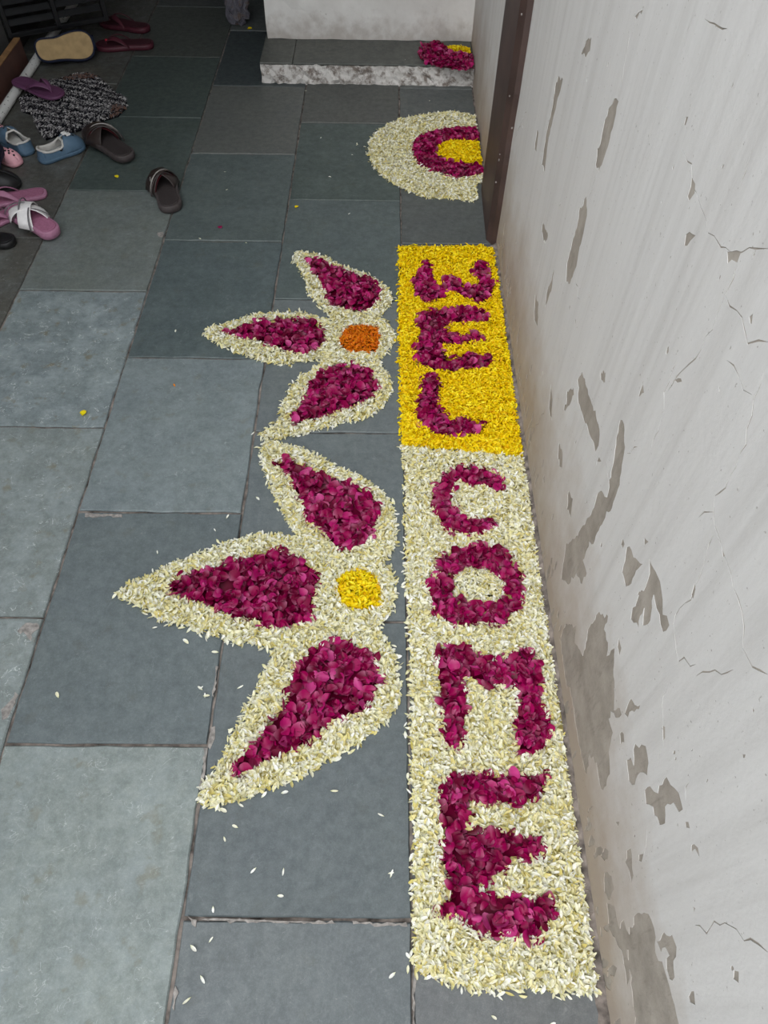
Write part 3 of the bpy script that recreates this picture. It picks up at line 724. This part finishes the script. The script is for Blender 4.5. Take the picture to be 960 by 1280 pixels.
st2 = zoomed([(645,690),(825,720),(800,775),(690,885),(175,950),(785,1070),(270,1215),(570,455),(865,735),(165,860),(40,1195)], 240, 0, 4) + zoomed([(465,30),(75,305),(30,295)], *Z_H) + zoomed([(780,475),(888,65)], 0, 280, 3.554)
stray('stray_petal', CREAM, 'slim', st2, .012, 'loose cream petal dropped on the bare stone slabs', 'loose cream petals on the slabs')
for q_, w_ in (((371, 259), 'on the slab between the smaller flower and the half-round design'), ((105, 517), 'on the pale scratched slab'), ((146, 221), 'on the slab between the two brown slides'), ((312, 36), 'beside the plastic bag')):
    stray('stray_yellow_petal', YELLOW, 'rose', [q_], .024, 'single yellow petal lying ' + w_, 'loose yellow petals on the slabs')
stray('stray_orange_petal', ORANGE, 'slim', [(218,482)], .014, 'single orange petal lying on a bare slab', None)
stray('stray_rose_petal', ROSE, 'rose', [(275,284)], .018, 'single crimson rose petal lying on a bare slab', None)

# ------------------------------------------------------------------ footwear
FOOT = [(0,0),(.072,.014),(.125,.052),(.155,.115),(.168,.21),(.166,.34),(.178,.5),(.2,.65),(.203,.78),(.172,.9),(.095,.98),(-.02,1.0),(-.11,.965),(-.165,.87),(-.182,.73),(-.165,.56),(-.138,.4),(-.140,.25),(-.142,.14),(-.118,.06),(-.068,.014)]
def foot_outline(L, W=.385, n=48, mirror=False):
    P = np.array(FOOT); m = len(P); out = []
    for i in range(n):
        t = i * m / n; k = int(t); u = t - k
        p0, p1, p2, p3 = (P[(k + j - 1) % m] for j in range(4))
        q = .5 * (2 * p1 + (p2 - p0) * u + (2 * p0 - 5 * p1 + 4 * p2 - p3) * u * u + (3 * p1 - p0 - 3 * p2 + p3) * u ** 3)
        out.append(q)
    out = np.array(out); out[:, 0] *= W / .385
    if mirror: out[:, 0] *= -1; out = out[::-1]
    return out * L
def rings_mesh(name, O, levels, mat, L, wedge, cap_top=True, spring=.0):
    """levels: (height fraction, inset metres); thickness follows wedge(y)"""
    c = np.array([0, L * .5]); v = []; f = []; n = len(O)
    for hfrac, ins in levels:
        d = O - np.column_stack([np.zeros(n), np.clip(O[:, 1], .17 * L, .83 * L)])
        r = np.linalg.norm(d, axis=1)[:, None]
        Q = O - d / np.maximum(r, 1e-6) * ins
        for q in Q:
            y = q[1] / L; t = wedge(y)
            sp = spring * max(0, y - .7) ** 2 * L
            v.append((q[0], q[1], hfrac * t + sp))
    for k in range(len(levels) - 1):
        for i in range(n):
            j = (i + 1) % n; f.append((k * n + i, k * n + j, (k + 1) * n + j, (k + 1) * n + i))
    f.append(tuple(range(n))[::-1]); b = (len(levels) - 1) * n
    if cap_top:
        # strip cap keeps the bed smooth
        v.append((0, .5 * L, v[b][2])); 
        mid = []
        for i in range(n): f.append((b + i, b + (i + 1) % n, len(v) - 1))
        y = .5; v[-1] = (0, .5 * L, levels[-1][0] * wedge(.5))
    m = mesh(name, v, f, mat, True); fix_normals(m)
    return m
def sole(parent, O, L, mat, bedmat, wedge, spring=.25, tread=None):
    link('sole', rings_mesh('sole', O, [(0, .008), (.12, .002), (.5, 0), (.9, .001), (1, .004), (.97, .010)], mat, L, wedge, True, spring), parent)
    link('footbed', rings_mesh('footbed', O, [(.9, .012), (1.04, .0095), (1.06, .013), (1.0, .024)], bedmat, L, wedge, True, spring), parent)
def ribbon(name, C, S, th, mat, parent):
    C = [Vector(c) for c in C]; S = [Vector(s) for s in S]; v = []; f = []; n = len(C); prof = [(-1, 0), (-.9, .5), (-.4, .75), (.4, .75), (.9, .5), (1, 0), (.9, -.5), (-.9, -.5)]
    k = len(prof)
    for i in range(n):
        t = (C[min(i + 1, n - 1)] - C[max(i - 1, 0)]).normalized(); up = S[i].cross(t).normalized()
        if up.z < 0 and abs(t.z) < .8: up = -up
        if i and up.dot(pu) < 0: up = -up
        pu = up
        for a, b in prof: v.append(C[i] + S[i] * a + up * (b * th))
    for i in range(n - 1):
        for j in range(k):
            f.append((i * k + j, i * k + (j + 1) % k, (i + 1) * k + (j + 1) % k, (i + 1) * k + j))
    f.append(tuple(range(k))); f.append(tuple((n - 1) * k + j for j in range(k)))
    m = mesh(name, v, f, mat, True); fix_normals(m)
    return link(name, m, parent)
def arch(name, p0, p1, h, w0, w1, mat, parent, th=.005, n=14, power=.62):
    C = []; S = []
    p0 = Vector(p0); p1 = Vector(p1); d = (p1 - p0); side = Vector((-d.y, d.x, 0)).normalized()
    if side.y < 0: side = -side
    side = (side * .6 + Vector((0, 1, 0)) * .4).normalized()
    for i in range(n + 1):
        s = i / n; c = p0.lerp(p1, s); e = 1 - 2 * s
        c.x += .06 * d.x * math.sin(math.pi * 2 * s) * -.35
        c.z += h * math.sin(math.pi * s) ** power
        w = w0 + (w1 - w0) * math.sin(math.pi * s)
        C.append(c); S.append(side * (w / 2) + Vector((0, 0, -.12 * w * math.sin(math.pi * s))))
    return ribbon(name, C, S, th, mat, parent)
def shoe_root(name, label, cat, heel, toe, z=0.0, group=None, pitch=0.0, roll=0.0, zpix=.02):
    a = ground(*heel, zpix + z); b = ground(*toe, zpix + z)
    o = thing(name, label, cat, (a[0], a[1], z + .001), 0, group)
    o.rotation_euler = (pitch, roll, math.atan2(-(b[0] - a[0]), b[1] - a[1]))
    return o
M['choc'] = plain('chocolate_leather', (.030, .020, .018), .42, .3, 60, .5, .15)
M['choc_bed'] = plain('dark_rubber_footbed', (.040, .032, .032), .6, .2, 200, .4, .3)
M['choc_edge'] = plain('brown_rubber_edge', (.062, .050, .050), .6, .2, 90, .4)
M['redlining'] = plain('wine_lining', (.10, .008, .014), .6, .2, 90, .3)
M['pewter'] = plain('pewter_trim', (.30, .28, .26), .35, .3, 80, .6)
M['mauve'] = plain('mauve_foam', (.40, .18, .28), .5, .1, 90, .4, .1)
M['mauve_dk'] = plain('mauve_footbed', (.36, .14, .23), .6, .15, 120, .3, .15)
M['whitestrap'] = plain('off_white_vinyl', (.82, .79, .79), .45, .08, 60, .4)
M['greyline'] = plain('grey_piping', (.16, .15, .16), .6, .1, 60)
M['purple'] = plain('purple_rubber', (.15, .055, .125), .45, .1, 80, .4)
M['burg'] = plain('burgundy_rubber', (.085, .018, .030), .5, .15, 80, .35)
M['burg_dk'] = plain('burgundy_footbed', (.060, .014, .022), .6, .15, 80, .3)
M['navy'] = plain('navy_cloth', (.010, .014, .035), .7, .2, 90, .3)
M['tan'] = plain('tan_cork_insole', (.42, .29, .14), .7, .18, 30, .3, .1)
M['black'] = plain('black_rubber', (.012, .012, .013), .45, .2, 80, .4)
M['blue'] = plain('steel_blue_foam', (.085, .15, .225), .5, .12, 60, .4, .1)
M['lining'] = plain('pale_grey_lining', (.60, .58, .55), .65, .1, 60, .3)
M['pink'] = plain('pink_foam', (.82, .42, .48), .5, .08, 60, .4)
M['white'] = plain('white_plastic', (.80, .79, .77), .5, .06, 60, .4)
M['reddot'] = plain('red_bead', (.45, .01, .03), .3, .1, 60, .5)

def slide(label, heel, toe, L, mirror, z=0, pitch=0.0, W=.40):
    r = shoe_root('slide_sandal', label, 'sandal', heel, toe, z, 'chocolate brown slides', pitch)
    O = foot_outline(L, W, mirror=mirror); wd = lambda y: .030 - .008 * y
    sole(r, O, L, M['choc_edge'], M['choc_bed'], wd)
    hw = .19 * L; s = -1 if mirror else 1
    a = arch('strap', (-hw * s, .53 * L, .014), (hw * s, .80 * L, .012), .060, .26 * L, .23 * L, M['choc'], r, .0045)
    b = arch('strap', (hw * s, .56 * L, .014), (-hw * s * .95, .82 * L, .012), .054, .26 * L, .23 * L, M['choc'], r, .0045)
    arch('strap_lining', (-hw * s * .93, .53 * L, .014), (hw * s * .93, .80 * L, .012), .0500, .235 * L, .21 * L, M['redlining'], r, .002)
    arch('strap_trim', (-hw * s * 1.02, .42 * L, .016), (hw * s * 1.02, .69 * L, .014), .0615, .006, .006, M['choc_edge'], a, .0035)
    arch('strap_trim', (-hw * s * 1.02, .47 * L, .019), (hw * s * 1.02, .74 * L, .017), .0640, .005, .004, M['pewter'], a, .0035)
    # forked emblem on the outer side of the strap
    for (dx, dy) in ((-.25, .35), (.2, .45), (0, -.5)):
        q = Vector((-hw * s * .80, .56 * L, .056)); e = q + Vector((-s * dx * .010 + s * .006, dy * .03, .004 + dx * .012))
        link('emblem', tube_mesh('emblem', [q, e], .0022, M['pewter'], 6), a)
    return r
slide('chocolate brown slide sandal standing alone on a bare slab', (214, 262), (194, 203), .285, False)
slide('chocolate brown slide sandal with its toe on the rag rug', (162, 197), (98, 154), .305, True, .006, .05, .38)

def white_slide():
    L = .245; r = shoe_root('slide_sandal', 'mauve slide sandal with crossed white straps beside mauve flip-flops', 'sandal', (68, 293), (14, 262), .004)
    r.rotation_euler.x = .10
    O = foot_outline(L, .42); wd = lambda y: .034 - .010 * y
    sole(r, O, L, M['mauve'], M['mauve_dk'], wd, .2)
    hw = .20 * L
    for s, hh in ((1, .052), (-1, .046)):
        p0 = (-hw * s, .38 * L, .018); p1 = (hw * s, .78 * L, .014)
        a = arch('strap', p0, p1, hh, .24 * L, .21 * L, M['whitestrap'], r, .004)
        for off in (-.105, .105):
            arch('strap_piping', (p0[0], p0[1] + off * L, p0[2] + .004), (p1[0], p1[1] + off * L, p1[2] + .004), hh + .0005, .006, .006, M['greyline'], a, .002)
    return r
white_slide()
def flip_flop(label, heel, toe, L, mats, z=0, mirror=False, pitch=0.0, group=None, thick=.018, bead=False, roll=0.0):
    r = shoe_root('flip_flop', label, 'flip-flop', heel, toe, z, group, pitch, roll)
    O = foot_outline(L, .385, mirror=mirror); wd = lambda y: thick - .004 * y
    sole(r, O, L, mats[0], mats[1], wd, .15)
    zt = thick * .8
    for s in (-1, 1):
        C = []; S = []
        P0 = Vector((0, .80 * L, zt + .012)); P1 = Vector((s * .10 * L, .62 * L, zt + .034)); P2 = Vector((s * .165 * L, .40 * L, zt - .004))
        for i in range(13):
            t = i / 12; c = P0 * (1 - t) ** 2 + P1 * 2 * t * (1 - t) * 1.0 + P2 * t ** 2
            c.z += .012 * math.sin(math.pi * t)
            tan = (P1 - P0) * (1 - t) + (P2 - P1) * t
            C.append(c); S.append(Vector((-tan.y * s, tan.x * s, -.4 * tan.length * 1)).normalized() * (.006 + .007 * math.sin(math.pi * min(1, t * 1.1))))
        ribbon('strap', C, S, .0032, mats[0], r)
    link('toe_post', tube_mesh('toe_post', [(0, .80 * L, zt - .006), (0, .80 * L, zt + .016)], .0045, mats[0], 8), r)
    if bead:
        link('bead', tube_mesh('bead', [(0, .79 * L, zt + .015), (0, .79 * L, zt + .019), (0, .79 * L, zt + .023)], [.007, .008, .004], M['reddot'], 10), r)
    return r
flip_flop('mauve flip-flop lying open beside the black shoe', (58, 238), (-30, 252), .25, (M['mauve'], M['mauve_dk']), 0, False, group='mauve flip-flops')
flip_flop('mauve flip-flop tucked under the white strapped slide', (41, 254), (-20, 276), .25, (M['mauve'], M['mauve_dk']), 0, True, group='mauve flip-flops')
flip_flop('purple flip-flop lying across the white pipe and rag rug', (17, 97), (82, 117), .275, (M['purple'], M['purple']), .040, True, -.045)
flip_flop('burgundy flip-flop with a red bead, nearer to the rag rug', (192, 54), (115, 56), .285, (M['burg'], M['burg_dk']), 0, False, group='burgundy flip-flops', bead=True, thick=.026)
flip_flop('burgundy flip-flop half under the black slatted gate', (186, 35), (112, 22), .285, (M['burg'], M['burg_dk']), 0, True, group='burgundy flip-flops', thick=.026)
def tan_sandal():
    L = .275; r = shoe_root('cork_sandal', 'navy sandal with a tan insole tipped on its side by the pipe', 'sandal', (49, 76), (117, 66), 0, None, 0.0, 1.05)
    r.location.z = .062; r.location.y -= .01
    O = foot_outline(L, .47, mirror=False); wd = lambda y: .030
    sole(r, O, L, M['navy'], M['tan'], wd, .05)
    arch('strap', (-.12 * L, .985 * L, .006), (.10 * L, .99 * L, .006), .024, .06 * L, .05 * L, M['navy'], r, .004)
    return r
tan_sandal()
def flat_black():
    r = shoe_root('slide_sandal', 'black flat sandal beside the white strapped slide', 'sandal', (18, 301), (-40, 297), 0)
    L = .25; O = foot_outline(L, .385); wd = lambda y: .026 - .006 * y
    sole(r, O, L, M['black'], M['black'], wd)
    arch('strap', (-.18 * L, .64 * L, .012), (.18 * L, .66 * L, .012), .05, .26 * L, .28 * L, M['black'], r)
flat_black()

def clog(name, label, cat, heel, toe, L, outer, lining, mirror=False, z=0, group=None, holes=True, charms=False, low=False, pitch=0.0):
    r = shoe_root(name, label, cat, heel, toe, z, group, pitch)
    O = foot_outline(L, .43, 56, mirror); n = len(O); zs = .016
    link('sole', rings_mesh('sole', O, [(0, .006), (.2, 0), (.85, -.001), (1, .004)], outer, L, lambda y: .02, True, .2), r)
    link('footbed', rings_mesh('footbed', O, [(.9, .010), (1.05, .008), (1.15, .014), (1.1, .022)], lining, L, lambda y: .02, True, .2), r)
    K = 9; v = []; f = []; H1 = .30 * L if not low else .26 * L
    def sm(a, b, x):
        t = min(1, max(0, (x - a) / (b - a))); return t * t * (3 - 2 * t)
    rim = []
    for k in range(K + 1):
        t = k / K
        for i, q in enumerate(O):
            y = q[1] / L; fr = sm(.46, .64, y)
            hs = (.026 + .010 * sm(.30, 0, y)) * (L / .2)
            hf = H1 * math.sqrt(max(0, 1 - (max(0, y - .5) / .505) ** 2.2)) * .95
            ph = t * math.pi / 2
            xf = q[0] * math.cos(ph) ** .75 if t < 1 else 0.0
            zf = zs + hf * math.sin(ph)
            ang = .10 * t
            xr = q[0] * (1 - ang); zr = zs + hs * t
            yr = q[1] + (.012 * t * (1 if y < .08 else 0))
            x = xr * (1 - fr) + xf * fr; zz = zr * (1 - fr) + zf * fr
            v.append((x, yr, zz))
            if k == K and fr < .93: rim.append((y, i))
    for k in range(K):
        for i in range(n):
            j = (i + 1) % n; f.append((k * n + i, k * n + j, (k + 1) * n + j, (k + 1) * n + i))
    m = mesh('upper', v, f, outer, True); m.materials.append(lining); fix_normals(m)
    up = link('upper', m, r)
    sd = up.modifiers.new('shell', 'SOLIDIFY'); sd.thickness = .0045; sd.offset = -1; sd.material_offset = 1; sd.material_offset_rim = 1
    ids = sorted(i for _, i in rim)
    # order the opening edge as one run around the heel
    start = max(range(len(ids)), key=lambda a: (ids[a] - ids[a - 1]) % n)
    run = ids[start:] + ids[:start]
    pts = [v[K * n + i] for i in run]
    link('rim', tube_mesh('rim', pts + [pts[0]], .0042, lining, 8, False), up)
    top = {}
    if holes:
        for sx, yy in ((-.45, .66), (.45, .66), (0, .74), (-.35, .82), (.35, .82), (0, .9)):
            cand = min(range(len(v)), key=lambda a: abs(v[a][0] - sx * .17 * L) + abs(v[a][1] - yy * L) - .8 * v[a][2])
            p = Vector(v[cand]); nr = Vector((p.x * 1.2, (p.y - .45 * L) * .45, p.z * 1.1)).normalized()
            link('vent_hole', tube_mesh('vent_hole', [p - nr * .002, p + nr * .0012], .0042, M['black'], 10), up)
    if charms:
        for sx, yy, sc in ((-.15, .66, 1.0), (.35, .70, .9)):
            cand = min(range(len(v)), key=lambda a: abs(v[a][0] - sx * .17 * L) + abs(v[a][1] - yy * L) - .8 * v[a][2])
            p = Vector(v[cand])
            for dx, dy, lx, ly in ((-.006, 0, .004, .018), (.006, 0, .004, .018), (0, .008, .014, .004), (0, -.001, .012, .0035)):
                o = box('charm', (p.x + dx * sc - lx / 2, p.y + dy * sc - ly / 2, p.z + .001), (p.x + dx * sc + lx / 2, p.y + dy * sc + ly / 2, p.z + .008), M['white'], up, .001)
    for sgn in (-1, 1):
        cand = min(range(len(v)), key=lambda a: abs(v[a][1] - .47 * L) + abs(v[a][2] - .040) - .5 * sgn * v[a][0])
        p = Vector(v[cand]); d = Vector((sgn, 0, .15))
        link('strap_button', tube_mesh('strap_button', [p - d * .002, p + d * .003], [.0075, .006], M['black'], 12), up)
    return r
clog('foam_clog', 'steel blue foam clog with white charms beside the rag rug', 'clog', (48, 199), (103, 177), .205, M['blue'], M['lining'], False, 0, 'steel blue foam clogs', True, True)
clog('foam_clog', 'steel blue foam clog with pale lining between the pink clogs', 'clog', (37, 189), (-8, 160), .205, M['blue'], M['lining'], True, 0, 'steel blue foam clogs')
clog('foam_clog', 'pink foam clog with its toe against the blue clog, beside the pipe', 'clog', (-44, 172), (18, 163), .17, M['pink'], M['pink'], False, 0, 'pink foam clogs')
clog('foam_clog', 'pink foam clog with its toe above the black shoe', 'clog', (-10, 190), (35, 207), .155, M['pink'], M['pink'], True, 0, 'pink foam clogs')
clog('black_shoe', 'black closed shoe beside the mauve flip-flops', 'shoe', (-50, 230), (25, 228), .23, M['black'], M['black'], False, 0, None, False, False, True)
clog('black_shoe', 'navy black shoe leaning over the pink clog', 'shoe', (-12, 214), (-9, 178), .21, M['navy'], M['black'], True, .045, None, False, False, True)

# ------------------------------------------------------------------ rag rug
def rag_rug():
    px = [(24,122),(32,115),(50,107),(75,97),(95,90),(110,90),(122,94),(140,111),(157,121),(158,132),(148,142),(130,148),(100,160),(75,166),(56,172),(47,160),(40,141),(27,137)]
    poly = gpoly(px, .015); c = poly.mean(0)
    root = thing('rag_rug', 'crumpled black and white knotted rag rug on the slabs', 'rug', (c[0], c[1], 0))
    P = scatter(260, inset(poly, .006)); n = len(poly)
    pts = np.concatenate([inset(poly, .004), P])
    V, E, Fc, *_ = delaunay_2d_cdt([Vector(q) for q in pts], [(i, (i + 1) % n) for i in range(n)], [], 1, 1e-6)
    V = np.array([tuple(q) for q in V]) 
    def hgt(q):
        d = edge_dist(q, [poly]); q = q - c
        return .006 + .006 * np.clip(d / .04, 0, 1) + .006 * np.sin(q[:, 0] * 17 + 1.3) * np.sin(q[:, 1] * 21) * np.clip(d / .03, 0, 1) + .012 * np.clip(1 - np.abs(q[:, 0] * .55 + q[:, 1] - .10) / .05, 0, 1) * np.clip(-(q[:, 0]) / .1 + .3, 0, 1)
    hz = np.maximum(hgt(V), .004)
    t = NT('rag_weave'); M['rug'] = t.done(t.ramp(t.attr('tint'), [(0, (.012, .012, .016)), (.40, (.02, .02, .03)), (.46, (.16, .15, .16)), (.62, (.50, .48, .48)), (.86, (.62, .60, .60)), (.9, (.24, .14, .11)), (1, (.30, .18, .14))], 'CONSTANT'), .9, .1)
    nv = len(V)
    v = [(q[0] - c[0], q[1] - c[1], h) for q, h in zip(V, hz)] + [(q[0] - c[0], q[1] - c[1], .0006) for q in V]
    f = [tuple(q) for q in Fc] + [(i, nv + i, nv + (i + 1) % n, (i + 1) % n) for i in range(n)]
    m = mesh('backing', v, f, M['rug'], True); set_attr(m, 'tint', np.full(len(m.vertices), .1)); link('backing', m, root)
    Q = scatter(9000, poly); q0 = Q - c; h = np.maximum(hgt(Q), .003)
    VV = []; FF = []; TT = []
    row = (q0[:, 1] * .95 + q0[:, 0] * .30)
    for k in range(len(Q)):
        a = rng.uniform(-.9, .9) + (.3 if rng.random() < .8 else 1.6); L = rng.uniform(.008, .018); w = rng.uniform(.0016, .003)
        dx, dy = math.cos(a) * L, math.sin(a) * L; b = len(VV); nx, ny = -math.sin(a) * w, math.cos(a) * w
        x, y = q0[k]; z = h[k] + rng.uniform(-.001, .003)
        for s, zz, ww in ((-.5, 0, .7), (-.15, .006, 1), (.2, .0065, 1), (.5, .001, .6)):
            VV += [(x + dx * s + nx * ww, y + dy * s + ny * ww, z + zz), (x + dx * s - nx * ww, y + dy * s - ny * ww, z + zz)]
        FF += [(b, b + 1, b + 3, b + 2), (b + 2, b + 3, b + 5, b + 4), (b + 4, b + 5, b + 7, b + 6)]
        band = .5 + .5 * math.sin(row[k] * 130)
        tv = rng.uniform(.14, .88) * (.75 + .4 * band)
        px_, py_ = Q[k] - ground(106, 93, .02); p2x, p2y = Q[k] - ground(150, 138, .02)
        if (abs(px_ * .35 - py_) < .028 and abs(px_) < .10) or (abs(p2x) < .04 and abs(p2y) < .05): tv = rng.choice([.95, .95, .5, .3])
        TT += [min(.89, tv) if tv != .95 else .95] * 8
    m = mesh('knotted_rags', VV, FF, M['rug']); set_attr(m, 'tint', TT)
    o = link('knotted_rags', m, root); o['kind'] = 'stuff'
rag_rug()

# ------------------------------------------------------------------ pipe, threshold board, gate, bag
tp = NT('speckled_white_pipe')
pc = tp.mix(tp.rng(tp.noise(75, 3, .5), .63, .68, 0, 1), tp.ramp(tp.noise(9, 5), [(.3, (.70, .70, .68)), (.7, (.86, .86, .84))]), (.06, .055, .05))
M['pipe'] = tp.done(pc, .45, .4)
pp = thing('white_pipe', 'speckled white pipe running along the brown threshold board', 'pipe', (-1.672, 3.3, 0))
link('pipe_body', tube_mesh('pipe_body', [(0, -.95, .020), (0, -.2, .020), (0, .5, .020), (0, 1.5, .020)], .0195, M['pipe'], 20), pp)
link('pipe_coupling', tube_mesh('pipe_coupling', [(0, .62, .020), (0, .63, .020), (0, .70, .020), (0, .71, .020)], [.0196, .0215, .0215, .0196], M['pipe'], 20, False), pp)
tb = thing('threshold_board', 'brown painted board with a bare wood top edge behind the pipe', 'board', (-1.735, 3.05, 0))
box('board_face', (-.014, -.69, 0), (.014, .712, .104), plain('brown_board_paint', (.10, .045, .035), .45, .3, 7, .5), tb, .002)
box('top_edge', (-.0145, -.69, .1035), (.0142, .712, .109), plain('bare_wood_edge', (.36, .20, .09), .6, .3, 25), tb, .001)
def gate():
    A = Vector((-1.775, 3.79, 0)); B = Vector((-1.374, 4.01, 0)); Wd = (B - A).length; ang = math.atan2(B.y - A.y, B.x - A.x)
    r = thing('slatted_gate', 'black slatted metal gate leaf standing open above the flip-flops', 'gate', A, ang)
    z0, z1 = .095, 1.9
    for x in (0, Wd * .5, Wd):
        box('stile', (x - .011, -.012, z0), (x + .011, .012, z1), M['black'], r, .003)
    for z in (z0, z1): box('rail', (0, -.012, z), (Wd, .012, z + .02), M['gate'], r, .003)
    base = box_mesh('slat', (0, -.002, 0), (Wd * .5 - .024, .002, .030), M['gate'], .001)
    for b in range(2):
        for i in range(int((z1 - z0) / .042) - 1):
            o = link('slat', base, r); o.location = (b * Wd * .5 + .012, 0, z0 + .045 + i * .042); o.rotation_euler = (-.75, 0, 0)
    for z in (.25, 1.0, 1.7):
        box('hinge', (-.022, -.008, z), (0, .008, z + .06), M['black'], r, .002)
M['gate'] = plain('black_enamel', (.010, .0105, .012), .3, .3, 20, .5)
gate()
def bag():
    p = ground(299, 30)
    t = NT('crumpled_film'); n = t.noise(28, 5, .6)
    t.b.inputs['Transmission Weight'].default_value = .45; t.b.inputs['IOR'].default_value = 1.15
    t.done(t.ramp(n, [(.3, (.16, .15, .18)), (.5, (.24, .23, .27)), (.7, (.22, .15, .11))]), .25, .6)
    bm = bmesh.new(); bmesh.ops.create_icosphere(bm, subdivisions=4, radius=1)
    for v in bm.verts:
        c = v.co; s = 1 + .16 * math.sin(c.x * 7 + c.z * 9) + .12 * math.sin(c.y * 13 - c.z * 11) + .10 * abs(math.sin(c.x * 19 + c.y * 17))
        neck = 1 - .72 * max(0, c.z) ** .8
        v.co = Vector((c.x * s * .055 * neck, c.y * s * .05 * neck, max(.0, (c.z * s * .5 + .46) * .20 if c.z > 0 else (c.z * s * .46 + .46) * .20)))
    m = bpy.data.meshes.new('bag_body'); bm.to_mesh(m); bm.free(); m.materials.append(t.m)
    r = thing('plastic_bag', 'crumpled clear plastic bag standing in the dark recess', 'bag', (p[0], p[1], .001))
    link('bag_body', m, r)
    link('tied_neck', tube_mesh('tied_neck', [(0, 0, .17), (.004, .0, .19), (.012, .004, .215), (-.01, 0, .24)], [.012, .010, .020, .028], t.m, 9), r)
bag()
